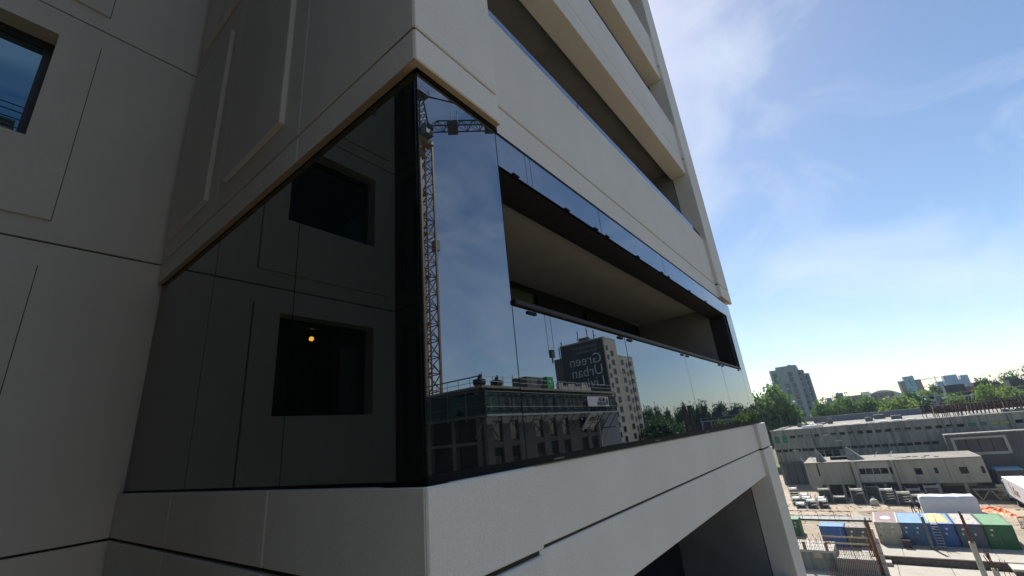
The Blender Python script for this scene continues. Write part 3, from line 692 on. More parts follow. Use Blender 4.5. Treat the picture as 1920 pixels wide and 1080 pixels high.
o = rb.build('starter_bars', 'rust', bw); o['kind'] = 'stuff'
rb = MB()
for i in range(26): rb.tube((65.6, 1.9 + i * 0.17, -16.28), (64.2, 2.1 + i * 0.17, PIT + 0.1), 0.03, n=4)
for zz in (-16.5, -17.3): rb.tube((65.4, 1.8, zz), (65.4, 6.4, zz), 0.015, n=4)
o = rb.build('rebar_mat', 'rust', bw); o['kind'] = 'stuff'
for y in (8.3, 6.05): MB().box(66.02, 66.3, y, y + 0.28, -15.65, -14.85).build('formwork_bracket', 'orangerust', bw)
gr_ = thing('timber_guardrail', 'pale timber guardrail in front of the small blue container', 'guardrail', (66.4, 3.8, -15.65))
for zz in (-14.25, -14.92): MB().bar((66.45, 1.75, zz), (66.45, 6.35, zz), 0.04, 0.17).build('rail', 'timber', gr_)
for y in (2.2, 3.7, 6.2): MB().bar((66.5, y, -16.4 if y < 5.6 else -15.65), (66.5, y, -14.15), 0.09).build('post', 'timberd', gr_)
rc = thing('rusty_steel_beam', 'tall rust brown steel H beam rising beside a pale formwork column', 'beam', (66, 1.62, PIT))
MB().box(65.9, 65.93, 1.42, 1.80, PIT, -12.55).box(66.17, 66.2, 1.42, 1.80, PIT, -12.55).box(65.93, 66.17, 1.6, 1.62, PIT, -12.55).build('shaft', 'rust', rc)
MB().box(65.87, 65.899, 1.66, 1.82, PIT, -12.6).build('timber_facing', 'orangerust', rc)
o = MB()
for i in range(9): o.tube((66.0 + rnd.uniform(-.1, .1), 1.9 + rnd.uniform(-.3, .2), -16), (66.0 + rnd.uniform(-.2, .2), 1.75 + rnd.uniform(-.2, .2), rnd.uniform(-13.6, -12.0)), 0.03, n=4)
o = o.build('rebar', 'rust', rc); o['kind'] = 'stuff'
fc = thing('formwork_column', 'pale grey formwork column right of the rusty steel beam', 'column', (66, 1.2, PIT))
cb('shaft', 'palecon', fc, 65.85, 66.2, 1.22, 1.40, PIT, -13.2, c=0.02); cb('shutter', 'palecon', fc, 65.8, 66.15, 1.0, 1.21, PIT, -14.1, c=0.02)
for zz in (-14.6, -15.6, -16.6): box('clamp', 'galvd', fc, 65.77, 65.80, 1.0, 1.39, zz, zz + 0.08)
cbk = thing('concrete_block', 'pale concrete block standing below the cream container', 'block', (70, 0.9, PIT))
cb('body', 'palecon', cbk, 69.6, 70.9, 0.62, 1.33, PIT + 0.12, -17.35, c=0.03); cb('brown_base', 'brownwall', cbk, 69.55, 69.6, 0.64, 1.30, PIT + 0.13, -17.7, c=0.01)
cc = thing('concrete_column', 'pale concrete column topped with rusty rebar in front of the containers', 'column', (64, -6.4, PIT), 'new concrete columns')
cb('shaft', 'palecon', cc, 63.85, 64.25, -6.62, -6.18, PIT + 0.12, -13.7, c=0.02)
o = MB()
for dx in (-.12, .08):
    for dy in (-.14, -.05, .05): o.tube((64 + dx, -6.38 + dy, -13.8), (64 + dx + rnd.uniform(-.05, .05), -6.34 + dy * 0.8, -11.0 + rnd.uniform(-.35, .1)), 0.045, n=5)
for zz in (-13.3, -12.8, -12.2, -11.6): o.bar((63.86, -6.5, zz), (64.1, -6.24, zz + 0.05), 0.03)
o = o.build('rebar', 'rust', cc); o['kind'] = 'stuff'
cc2 = thing('concrete_column', 'short concrete column right of the taller one with bent rebar', 'column', (64, -7.28, PIT), 'new concrete columns')
cb('shaft', 'palecon', cc2, 63.85, 64.25, -7.5, -7.06, PIT + 0.12, -15.9, c=0.02)
o = MB()
for i in range(8): o.tube((64 + rnd.uniform(-.15, .15), -7.28 + rnd.uniform(-.18, .18), -16.0), (64 + rnd.uniform(-.2, .2), -7.0 + rnd.uniform(-.35, .25), -14.3 + rnd.uniform(-.5, .2)), 0.04, n=5)
o = o.build('rebar', 'rust', cc2); o['kind'] = 'stuff'
for i, y in enumerate((-7.85, -8.18)):
    r_ = MB().tube((64, y, PIT + 0.12), (64, y, -15.05 - 0.05 * i), 0.03, n=6).build('rebar_rod', 'rust'); tag(r_, ('lone rusty rebar rod nearer the concrete columns', 'lone rusty rebar rod farther from the concrete columns')[i], 'rebar', 'lone rebar rods')
tb = thing('concrete_slab_stack', 'pale concrete slab with brown side at the lower right edge', 'slab', (70.3, -10.3, PIT))
cb('top', 'palecon', tb, 68.9, 71.1, -12.8, -9.05, -17.25, -17.05, c=0.02); cb('side', 'brownwall', tb, 69.0, 71.0, -12.7, -9.15, PIT + 0.12, -17.25, c=0.01)

# ------------------------------------------------------------------ stacks of scaffold stillages
def stillage(label, x, y, n, w=2.2, d=1.2, mat='galvd', top='galv', lay=0.42):
    s = thing('stillage_stack', label, 'stillage', (x, y, G), 'stacked scaffold stillages')
    H = n * lay + 0.25
    for px in (x - d / 2, x + d / 2):
        for py in (y - w / 2, y + w / 2): MB().box(px - 0.04, px + 0.04, py - 0.04, py + 0.04, G, G + H).build('post', 'galv', s)
    for i in range(n):
        z = G + 0.12 + i * lay; f = MB()
        f.box(x - d / 2 + 0.05, x + d / 2 - 0.05, y - w / 2 - 0.02, y + w / 2 + 0.02, z, z + 0.05)
        for q in range(6):
            f.tube((x - d / 2 + 0.12 + q * (d - 0.24) / 5, y - w / 2 + 0.03, z + 0.14 + 0.08 * (q % 2)), (x - d / 2 + 0.12 + q * (d - 0.24) / 5, y + w / 2 - 0.03, z + 0.14 + 0.08 * ((q + 1) % 2)), 0.06, n=5)
        f.build('tube_layer', mat if i < n - 1 else top, s)
    return s
M['galvw'] = plain('bright_galvanised', (0.46, 0.47, 0.46), 0.5, 0.0, var=0.15)
M['paleboards'] = plain('pale_boards', (0.42, 0.41, 0.33), 0.8, var=0.15)
SS = [('tall stillage stack capped with pale boards under the left end of the overhanging block', 107.6, 8.6, 6, 'paleboards'),
      ('low bundle of tubes right of the first tall stillage stack', 107.2, 6.4, 3, 'galv'),
      ('tall stillage stack capped with pale boards, second tall stack from the left', 107.0, 3.5, 6, 'paleboards'),
      ('dark stillage stack behind a pale sack', 109.6, 1.2, 6, 'galvd'),
      ('tall stillage stack right of the pale sack', 106.4, -0.9, 6, 'galv'),
      ('narrow pallet stack left of the two people', 105.9, -3.1, 5, 'paleboards'),
      ('wide low stillage stack behind the white wrapped load, left', 109.2, -4.7, 5, 'galv'),
      ('stillage stack behind the white wrapped load, middle', 109.3, -7.3, 6, 'galv'),
      ('pallet stack just left of the white wrapped load', 105.7, -4.9, 4, 'paleboards')]
for lb, x, y, n_, tp in SS: stillage(lb, x, y, n_, w=1.9, top=tp)
SS2 = [('white topped crate stack at the front left of the crate cluster', 101.9, 12.4, 2, 'galvw'), ('white topped crate stack in the front middle of the crate cluster', 102.0, 10.6, 3, 'galvw'),
       ('white topped crate stack at the front right of the crate cluster', 102.2, 8.8, 3, 'galvw'), ('green sided crate stack second row left of the cluster', 105.0, 13.3, 3, 'galvw'),
       ('green sided crate stack second row centre of the cluster', 105.2, 11.6, 3, 'galvw'), ('crate stack with loose clips, second row right of the cluster', 104.9, 9.3, 3, 'galvw'),
       ('wide white topped crate stack in the back row of the cluster', 108.6, 12.3, 3, 'galvw'), ('open tube rack against the dark wall at far left', 113.5, 14.6, 4, 'galv')]
for i, (lb, x, y, n_, tp) in enumerate(SS2): stillage(lb, x, y, n_, w=1.45, d=1.4, mat='greenboard' if i in (3, 4) else 'galvd', top=tp, lay=0.5)
sk = thing('bulk_sack', 'pale grey bulk sack between the tall stillage stacks', 'sack', (104.7, 1.3, G))
sm = MB()
for lv, (z, r_) in enumerate(((0, .55), (.3, .68), (.7, .66), (.95, .5), (1.1, .2))):
    for i in range(10): t = 2 * math.pi * i / 10; sm.v.append((104.7 + r_ * math.cos(t) * (1 + .08 * math.sin(3 * t + lv)), 1.3 + r_ * math.sin(t), G + z))
for lv in range(4):
    for i in range(10): sm.f.append((lv * 10 + i, lv * 10 + (i + 1) % 10, lv * 10 + 10 + (i + 1) % 10, lv * 10 + 10 + i))
sm.f.append(tuple(range(40, 50))); sm.build('bag', M['paleboards'], sk)
MB().bar((104.5, 1.0, G + 1.0), (104.7, 1.3, G + 1.45), 0.04).bar((104.9, 1.6, G + 1.0), (104.7, 1.3, G + 1.45), 0.04).build('handles', 'whitemetal', sk)

# white wrapped load, orange tarpaulin
def wavy(u, v, s=1.0): return s * (0.5 * math.sin(9 * u + 4 * v) + 0.3 * math.sin(23 * u - 7 * v) + 0.2 * math.sin(31 * v + 5 * u))
wl_ = thing('wrapped_load', 'long load wrapped in white tarpaulin behind the container row', 'tarpaulin', (99.3, -8.1, G))
x0, x1, y0, y1, zt = 98.0, 100.8, -11.4, -4.7, G + 2.45
sh = MB(); N = 28
prof = [(x0 - 0.25, G + 0.15), (x0 - 0.12, G + 0.9), (x0, G + 1.7), (x0 + 0.1, zt - 0.05), (x0 + 0.5, zt), (x1 - 0.5, zt), (x1, zt - 0.15), (x1 + 0.1, G + 1.2), (x1 + 0.25, G + 0.1)]
for i in range(N + 1):
    v = i / N; edge = 0.35 if i in (0, N) else 0.0
    for j, (px, pz) in enumerate(prof):
        sh.v.append((px + 0.07 * wavy(v * 3, j * 0.3), y0 + (y1 - y0) * v + 0.05 * wavy(j * 0.2, v * 2), pz - edge * (j in (3, 4, 5, 6)) + (0.05 * wavy(v * 2, j * .4) if j not in (0, 8) else -0.1 * abs(wavy(v * 4, 1)))))
q = len(prof)
for i in range(N):
    for j in range(q - 1): sh.f.append((i * q + j, (i + 1) * q + j, (i + 1) * q + j + 1, i * q + j + 1))
sh.f.append(tuple(range(q))); sh.f.append(tuple(N * q + j for j in range(q))[::-1])
o = sh.build('cover', 'tarp', wl_, fix=True)
for p_ in o.data.polygons: p_.use_smooth = True
MB().box(98.3, 100.5, -11.2, -4.9, G + 0.02, G + 0.16).build('pallet', 'timberd', wl_)
ot = MB(); N, K = 26, 9
for i in range(N + 1):
    u = i / N; cx, cy = 102.0 + (95.9 - 102.0) * u, -12.1 - 2.2 * u - 0.5 * math.sin(3 * u)
    wv = 0.9 + 0.4 * math.sin(7 * u)
    for j in range(K + 1):
        v = j / K; hgt = (0.55 - 0.15 * u) * math.sin(math.pi * v) * math.sin(math.pi * min(1, max(0.02, u))) ** 0.5
        ot.v.append((cx + 0.25 * wavy(u * 2, v), cy + (v - 0.5) * 2 * wv + 0.2 * wavy(v, u * 2), G + 0.02 + max(0.0, hgt * (1 + 0.7 * wavy(u * 3, v * 1.5)))))
for i in range(N):
    for j in range(K): ot.f.append((i * (K + 1) + j, (i + 1) * (K + 1) + j, (i + 1) * (K + 1) + j + 1, i * (K + 1) + j + 1))
tag(ot.build('orange_tarpaulin', 'orange'), 'crumpled orange tarpaulin lying on the sand', 'tarpaulin')

# two people
def person(label, x, y, face):
    root = thing('person', label, 'person', (x, y, G + 0.0), 'two people walking in the yard')
    c, s = math.cos(face), math.sin(face)
    def T(p): return (p[0] * c - p[1] * s, p[0] * s + p[1] * c, p[2])
    V = [(0, 0, .93), (0.02, 0, 1.2), (0.02, 0, 1.42), (0.03, 0, 1.54), (0.05, 0, 1.64),
         (0.02, .19, 1.42), (0.0, .25, 1.16), (0.1, .27, .92), (0.02, -.19, 1.42), (0.06, -.25, 1.16), (0.2, -.22, .95),
         (0.02, .10, .88), (0.14, .11, .5), (0.08, .12, .07), (0.2, .13, .03), (0.0, -.10, .88), (-0.08, -.11, .5), (-0.26, -.12, .09), (-0.15, -.13, .03)]
    Ed = [(0, 1), (1, 2), (2, 3), (3, 4), (2, 5), (5, 6), (6, 7), (2, 8), (8, 9), (9, 10), (0, 11), (11, 12), (12, 13), (13, 14), (0, 15), (15, 16), (16, 17), (17, 18)]
    rad = [.15, .16, .15, .065, .10, .085, .06, .045, .085, .06, .045, .11, .075, .05, .04, .11, .075, .05, .04]
    me = bpy.data.meshes.new('body'); me.from_pydata([T(v) for v in V], Ed, []); me.materials.append(M['cloth'])
    o = bpy.data.objects.new('body', me); COL.objects.link(o); o.parent = root
    md = o.modifiers.new('skin', 'SKIN'); sv = me.skin_vertices[0].data
    for i, r_ in enumerate(rad): sv[i].radius = (r_, r_)
    sv[0].use_root = True
    o.modifiers.new('sub', 'SUBSURF').levels = 1; o.modifiers['sub'].render_levels = 1
    hd = MB()
    for nm, mt, zc, rr, lo, hi in (('face', 'skin', 1.66, .1, 0, math.pi), ('helmet', 'whitemetal', 1.70, .135, 0, math.pi * .52)):
        b = MB(); nn, kk = 12, 6
        for i in range(kk + 1):
            t = lo + (hi - lo) * i / kk
            for j in range(nn):
                a = 2 * math.pi * j / nn; b.v.append((x + 0.05 * c + rr * math.sin(t) * math.cos(a), y + 0.05 * s + rr * math.sin(t) * math.sin(a), G + zc + rr * 1.15 * math.cos(t)))
        for i in range(kk):
            for j in range(nn): b.f.append((i * nn + j, (i + 1) * nn + j, (i + 1) * nn + (j + 1) % nn, i * nn + (j + 1) % nn))
        b.build(nm, mt, root)
    return root
person('person in dark clothes and white helmet, left of the pair by the white load', 98.1, -3.55, 0.4)
person('person in dark clothes and white helmet, right of the pair by the white load', 97.8, -4.35, 0.2)

# truck: white box lorry standing along x, side facing the yard
tk = thing('lorry', 'white box lorry with red and black lettering at the right edge', 'lorry', (101.5, -17.6, G))
bx0, bx1 = 94.0, 108.3
MB().cbox(bx0, bx1, -18.85, -16.35, G + 1.15, G + 3.9, c=0.04).build('box_body', 'whitemetal', tk)
MB().box(bx0 + 0.1, bx1 - 0.1, -16.348, -16.33, G + 1.16, G + 1.3).build('side_rail', 'galvd', tk)
MB().box(bx0 + 0.3, bx1 + 1.2, -18.3, -16.9, G + 0.8, G + 1.14).build('chassis', 'dark', tk)
cbn = MB().prism([(108.6, G + 0.6), (110.9, G + 0.6), (110.9, G + 1.7), (110.5, G + 3.1), (108.6, G + 3.1)], 1, -18.75, -16.45).build('cab', 'whitemetal', tk, fix=True)
MB().box(109.4, 110.5, -16.445, -16.43, G + 1.8, G + 2.7).build('side_window', 'pane', cbn)
for xw in (95.6, 96.9, 104.6, 109.6):
    for yw in (-16.75, -18.8):
        w_ = MB().tube((xw, yw, G + 0.5), (xw, yw + 0.32, G + 0.5), 0.5, n=18).build('wheel', 'tyre', tk)
        MB().tube((xw, yw - 0.01, G + 0.5), (xw, yw + 0.33, G + 0.5), 0.24, n=12).build('hub', 'galv', w_)
MB().bar((104.6, -16.335, G + 3.45), (103.7, -16.335, G + 1.6), 0.02, 0.28).build('red_stroke', 'red', tk)
lettering('Koo', 'lettering', 'letterd', tk, (103.1, -16.345, G + 1.9), (-1, 0, 0), (0, 0, 1), 1.7, bold=0.02)

# wooden trestle
tr = thing('timber_trestle', 'rough timber trestle table under the right end of the overhanging block', 'trestle', (110.8, -14.8, G))
for i in range(4): cb('plank', 'timber' if i % 2 else 'timberd', tr, 110.2 + i * 0.42, 110.58 + i * 0.42, -17.4, -12.6, G + 1.55, G + 1.62, c=0.01)
for y in (-12.9, -15.0, -16.9):
    for sx in (0, 1): MB().bar((110.3 + 1.4 * sx, y - 0.5, G), (110.3 + 1.4 * sx, y + 0.2, G + 1.55), 0.12).build('leg', 'timber', tr)
    MB().bar((110.25, y - 0.5, G + 0.1), (110.25, y - 1.6, G + 1.5), 0.09).build('brace', 'timber', tr)
# stack of planks and bags by the lorry
pk = thing('plank_pile', 'pile of pale planks between the trestle and the lorry', 'planks', (112.5, -16.6, G))
for i in range(6): MB().bar((112.2 + 0.2 * i, -15.4 - 0.1 * i, G + 0.12 + i * 0.35), (113.6 - 0.1 * i, -17.6 + 0.15 * i, G + 0.12 + i * 0.35), 0.9, 0.3).build('plank', 'timber' if i % 2 else 'timberd', pk)
# red rebar cage on the sand at the right edge
cg = thing('rebar_cage', 'thin red rebar cage lying on the sand at the right edge', 'rebar cage', (91, -13.6, G))
o = MB()
for dy in (0, .5, 1.0):
    for dz in (0.03, .55): o.tube((88.5, -13.6 - dy, G + dz), (93.6, -14.2 - dy, G + dz), 0.035, n=5)
for i in range(7):
    xx = 88.6 + i * 0.82; yy = -13.62 - i * 0.095
    o.tube((xx, yy, G + .03), (xx, yy, G + .55), 0.03, n=5).tube((xx, yy, G + .55), (xx, yy - 1, G + .55), 0.03, n=5).tube((xx, yy - 1, G + .55), (xx, yy - 1, G + .03), 0.03, n=5)
o = o.build('bars', M['rust'], cg); o['kind'] = 'stuff'

#@@BUILDINGS
# ------------------------------------------------------------------ overhanging low concrete block (face at x = 112)
A = thing('overhanging_block', 'low stained concrete block on columns with small dark windows and rooflights', 'building', (118, -2, G))
zb, zt = -14.57, -10.55
def wall_x(parent, mat, x, th, y0, y1, z0, z1, holes, name='wall_panel', pane='pane'):
    """Wall facing -x at x, with holes [(ya, yb, za, zb)] cut as columns; each hole gets a pane. y0<y1."""
    hs = sorted(holes); m = MB(); cur = y0
    for ya, yb, za, zc in hs:
        if ya > cur: m.box(x, x + th, cur, ya, z0, z1)
        m.box(x, x + th, ya, yb, z0, za).box(x, x + th, ya, yb, zc, z1); cur = yb
    if cur < y1: m.box(x, x + th, cur, y1, z0, z1)
    w = m.build(name, mat, parent)
    for ya, yb, za, zc in hs: box('window', pane, w, x + th * 0.55, x + th * 0.7, ya - 0.002, yb + 0.002, za - 0.002, zc + 0.002)
    return w
wall_x(A, 'oldconc2', 112.0, 0.4, 3.5, 11.1, zb, zt, [(8.78, 9.05, -12.95, -10.6)])
MB().box(111.98, 112.0, 6.05, 6.12, zb + 0.02, zt - 0.02).build('joint', 'oldconc', A)
cb('pier', 'oldconc2', A, 111.6, 112.4, 2.5, 3.2, G, zt + 0.05, c=0.03)
wall_x(A, 'oldconc2', 112.25, 0.3, 3.2, 3.5, -16.2, zt, [(3.22, 3.48, -12.9, -11.3)])
wall_x(A, 'palecon', 112.3, 0.3, -2.45, 2.5, -14.3, zt, [(1.28, 2.2, -12.85, -11.8), (0.16, 1.2, -12.85, -11.8), (-1.0, 0.08, -12.85, -11.8), (-2.2, -1.08, -12.85, -11.8)])
for y in (1.24, 0.12, -1.04): MB().box(112.27, 112.298, y - 0.03, y + 0.03, -14.25, -12.9).build('rib', 'oldconc', A)
cb('pier', 'oldconc2', A, 111.6, 112.4, -3.35, -2.9, G, zt + 0.05, c=0.03)
wall_x(A, 'oldconc2', 112.25, 0.3, -2.9, -2.45, -14.3, zt, [(-2.85, -2.5, -12.9, -11.7)])
wall_x(A, 'oldconc2', 112.0, 0.4, -15.55, -3.35, zb, zt, [(-7.08, -6.05, -13.1, -12.0), (-9.25, -8.78, -12.95, -12.0), (-13.2, -12.1, -13.12, -12.0), (-15.3, -14.85, -13.12, -12.0)])
MB().box(111.9, 112.0, -13.35, -12.0, -13.25, -13.15).build('sill', 'palecon', A); MB().box(111.9, 112.0, -7.15, -6.0, -13.2, -13.12).build('sill', 'palecon', A)
# sloping chin at the left end
MB().prism([(9.05, zb - 0.02), (11.1, zb + 0.3), (10.4, -15.9), (9.05, -16.6)], 0, 112.05, 113.2).build('chin', 'oldconc2', A, fix=True)
MB().box(111.9, 124.2, -15.6, 11.15, zt, zt + 0.16).build('roof', 'oldroof', A)
MB().box(112.4, 124, -15.5, -15.1, zb, zt).build('end_wall', 'oldconc2', A); MB().box(112.4, 124, 10.7, 11.1, zb, zt).build('end_wall', 'oldconc2', A)
MB().box(112.5, 124, -15.0, 10.6, zb, zb + 0.3).build('underside', 'darkwall', A)
MB().box(118.5, 118.9, -15.0, 10.6, G, zb).build('recessed_wall', 'darkwall', A)
for y in (8.2, 5.6, -1.0, -8.6, -12.2): cb('column', 'oldconc2', A, 112.6, 113.3, y - 0.25, y + 0.25, G, zb + 0.01, c=0.03)
MB().box(118.3, 118.49, -14.2, -9.6, G + 1.2, G + 2.3).build('pale_window_band', plain('greenish_board', (0.30, 0.36, 0.20), .8), A)  # pale greenish band on the recessed wall
for y in (10.6, 3.35, -3.5, -10.6): MB().tube((111.93, y, zb), (111.93, y, zt), .06, n=6).build('drain_pipe', 'oldconc', A)
for (ya, yb_, xa) in ((7.2, 8.9, 113.2), (0.8, 3.6, 114.6)):      # wedge shaped rooflights
    p = MB(); z_ = zt + 0.16
    p.add([(xa, ya, z_), (xa, yb_, z_), (xa + 2.0, yb_, z_), (xa + 2.0, ya, z_), (xa + 0.9, yb_ - 0.25 if ya > 5 else yb_ - 0.15, z_ + 2.5), (xa + 1.2, yb_ - 0.5 if ya > 5 else yb_ - 0.5, z_ + 2.5)], [(0, 1, 4, 5), (1, 2, 4), (2, 3, 5, 4), (3, 0, 5), (0, 3, 2, 1)])
    p.build('rooflight', 'oldconc', A, fix=True)
MB().box(116.5, 117.6, 3.7, 6.6, zt + 0.16, zt + 0.72).build('black_hatch', 'dark', A)
for (xx, y, a) in ((113.4, 12.0 - 0.9, .5), (116, 9.4, .6), (119, -0.8, -.7), (119, -3.1, -.7), (119.3, -3.35, -.7)):
    MB().bar((xx, y, zt + 0.16), (xx, y + a, zt + 1.15), 0.10).build('roof_strut', 'whitemetal', A)
for i in range(7):
    y = -4 - i * 0.9 + rnd.uniform(-.2, .2); x = 113.5 + rnd.uniform(0, 3)
    MB().bar((x, y, zt + 0.22), (x + rnd.uniform(-.3, .6), y - rnd.uniform(.6, 1.6), zt + 0.26), 0.22, 0.1).build('roof_debris', rnd.choice(['galv', 'whitemetal', 'timberd', 'dark']), A)

# ------------------------------------------------------------------ long concrete block behind (face at x = 132)
B = thing('long_concrete_block', 'long stained concrete block with two bands of strip windows behind the yard', 'building', (160, -20, G))
B0, B1 = -45.0, 18.7
up = []
y = 18.4
i = 0
while y > -33:
    up.append((y - 1.45, y - 0.35, -6.4, -5.75) if i > 1 else (y - 1.35, y - 0.25, -7.3, -5.72)); y -= 1.72; i += 1
wall_x(B, 'oldconc', 132.0, 0.5, B0, B1, -8.2, -4.35, [h for h in up])
for q, (ya, yb_, za, zc) in enumerate(up):
    if q in (0, 1): box('green_board', 'greenboard', B, 132.1, 132.2, ya + .05, yb_ - .05, za + .05, zc - .05)
    elif q in (21, 22, 23, 24): box('board', 'greenboard' if q < 23 else 'yellowboard', B, 132.1, 132.2, ya + .05, yb_ - .05, za + .05, zc - .05)
    elif rnd.random() < 0.4: box('shutter', rnd.choice(['oldconc', 'palecon', 'galvd']), B, 132.12, 132.2, ya + .05, yb_ - .1, za + .03, zc - rnd.uniform(.05, .35))
low = []; y = 18.6
while y > -12.3:
    low.append((y - 1.25, y - 0.1, -9.52, -8.88)); y -= 1.42
wall_x(B, 'oldconc', 132.0, 0.5, -14.2, B1, -11.7, -8.2, low)
for ya, yb_, za, zc in low: box('mullion', 'whitemetal', B, 132.05, 132.15, ya - 0.11, ya - 0.05, za, zc)
for ya, yb_ in ((8.6, 9.9), (7.0, 8.3), (5.4, 6.7)):
    for zz in (-9.5, -10.2, -10.9): box('window', 'pane', B, 131.96, 131.995, ya, yb_, zz, zz + 0.6)
box('lamp_tube', 'whitemetal', B, 131.8, 131.9, 4.2, 5.6, -7.6, -7.5); box('lamp_tube', 'whitemetal', B, 131.8, 131.9, 13.6, 14.9, -9.35, -9.22)
MB().box(132.6, 133.0, 11.5, B1, G, -11.7).build('garage_front', 'darkwall', B)
MB().box(131.7, 132.6, 11.0, B1, -12.2, -11.7).build('garage_lintel', 'darkwall', B)
for y in (12.5, 14, 15.5, 17): MB().box(132.5, 132.6, y, y + 0.08, G, -12.2).build('garage_joint', 'dark', B)
MB().box(132.5, 205, B0 + .1, B1 - .1, -4.6, -4.38).build('roof', 'oldroof', B)
MB().box(132.5, 205, B1 - .5, B1, G, -4.35).build('end_wall', 'oldconc', B)
MB().box(204.5, 205, B0, B1 - .5, G, -3.0).build('back_wall', 'oldconc', B)
MB().box(132.52, 133.6, B0 + .2, 11.0, G, -8.3).build('back_infill', 'darkwall', B)
for i in range(6): box('rooflight', 'whitemetal', B, 136 + 0.3 * i, 138.0 + .3 * i, 2.3 - i * 2.6, 3.9 - i * 2.6, -4.37, -4.15)
box('roof_duct', 'whitemetal', B, 138, 140, 7.5, 12.0, -4.37, -3.9)
for i in range(9): MB().bar((150 + 3 * rnd.random() * 8, 17 - i * 1.2, -4.3), (152 + 3 * rnd.random() * 8, 16.4 - i * 1.2 - rnd.random(), -4.2), .5, .3).build('roof_debris', rnd.choice(['dark', 'rustd', 'galv', 'timberd']), B)
for y in (17.4, 16.6): MB().box(134, 200, y, y + .25, -4.37, -4.2).build('roof_curb', 'oldconc', B)
box('upstand', 'tgrey2', B, 176, 177, -24, 12, -4.37, -2.6)
for y in (17.9, 9.9, 1.6, -6.9, -15.6, -24.1): MB().tube((131.9, y, -8.3 if y < -13 else -11.7), (131.9, y, -4.45), .07, n=6).build('drain_pipe', 'darkwall', B)
MB().box(131.88, 132.6, B0, B1, -4.37, -4.22).build('roof_edge', 'palecon', B)
for (x, y, w_, h) in ((146, -3, 1.6, 1.1), (150, -9, 2.2, .9), (155, 6, 1.2, 1.4), (163, -6, 2.5, 1.2), (148, 13, 1.0, .8)):
    v_ = MB().cbox(x, x + w_, y, y + w_, -4.37, -4.37 + h, c=.05).build('roof_vent', 'galvd', B); MB().tube((x + w_ / 2, y + w_ / 2, -4.37 + h), (x + w_ / 2, y + w_ / 2, -4.0 + h), .2, n=8).build('cowl', 'galv', v_)
# annex with a framed opening in front of it
AN = thing('garage_annex', 'dark grey annex with a pale framed opening below the long block', 'building', (130, -24, G))
s_ = 128.4 / 133.36
wall_x(AN, 'darkwall', 127.0, 0.5, -44, -13.2, G, -7.68, [(-21.45, -14.4, -11.0, -8.5)], pane='brownwall')
MB().box(126.6, 132, -44, -13.2, -7.68, -7.4).build('roof', 'oldconc', AN); MB().box(127.5, 132, -13.7, -13.2, G, -7.68).build('side_wall', 'oldconc', AN)
fr = MB().box(126.85, 127.0, -21.9, -21.45, -11.4, -8.1).box(126.85, 127.0, -14.4, -13.95, -11.4, -8.1).box(126.85, 127.0, -21.45, -14.4, -8.5, -8.1).box(126.85, 127, -21.45, -14.4, -11.5, -11.0)
fr.build('frame', 'palecon', AN)
box('lower_opening', 'brownwall', AN, 126.94, 126.99, -21.4, -14.4, G, -11.55)
for y in (-16.1, -17.9, -19.7): box('infill_joint', 'dark', AN, 127.2, 127.27, y, y + .07, -11.0, -8.5)
vt = MB().tube((126.9, -24.2, -9.9), (127.0, -24.2, -9.9), 0.28, n=10).build('vent', 'galvd', AN)
gc = thing('grey_tank', 'dark grey tank with pale blue lid against the annex', 'tank', (123.5, -19.5, G))
cb('body', 'darkwall', gc, 121.6, 125.4, -21.6, -17.6, G, -13.9, c=.05); cb('lid', 'rblue', gc, 121.5, 125.5, -21.4, -17.8, -13.9, -13.6, c=.05)

# rows of rusty steel ribs on the roof
for row, (x, ya, yb_, h, z_, lb) in enumerate(((142.5, -12.4, -40, 3.2, -4.37, 'back row of rusty steel ribs standing on the long block roof'), (137.0, -14.0, -42, 2.2, -4.37, 'front row of rusty steel ribs standing on the long block roof'))):
    r_ = thing('steel_rib_frame', lb, 'steel frame', (x, (ya + yb_) / 2, z_), 'rusty steel rib rows on the roof')
    y = ya; i = 0
    while y > yb_:
        hh = h * rnd.uniform(.85, 1.05)
        if rnd.random() < 0.92:
            MB().bar((x, y, z_), (x - 0.35, y + 0.05 * rnd.uniform(-1, 1), z_ + hh), 0.13, 0.32).build('rib', 'rustd' if i % 9 else 'timberd', r_)
        y -= 0.62; i += 1
    MB().bar((x - 0.2, ya, z_ + h * .86), (x - 0.2, yb_, z_ + h * .86), 0.12).build('top_rail', 'rustd', r_)
    MB().bar((x + 0.5, ya, z_ + h * .55), (x + .5, yb_, z_ + h * .55), 0.08, h * 0.35).build('rear_sheet', 'rustd', r_)
sc = MB()
for i in range(14):
    y = -24.5 - i * 0.55
    sc.v += [(136.0, y, -4.3), (136.0, y, -4.0 + (.35 if i % 4 < 2 else 0.0)), (136.8, y, -3.8)]
for i in range(13):
    for j in range(2): sc.f.append((i * 3 + j, i * 3 + 3 + j, i * 3 + 4 + j, i * 3 + 1 + j))
tag(sc.build('crumpled_sheet', 'galvd'), 'crumpled grey metal sheet lying before the rusty roof ribs', 'metal sheet')
bt = MB().prism([(-22.0, -4.3), (-21.2, -4.1), (-19.4, -4.1), (-18.9, -4.25), (-19.6, -4.37), (-21.4, -4.37)], 0, 135.2, 136.0).build('white_slab', 'whitemetal', None, fix=True)
tag(bt, 'flat white slab lying below the rusty roof ribs', 'slab')

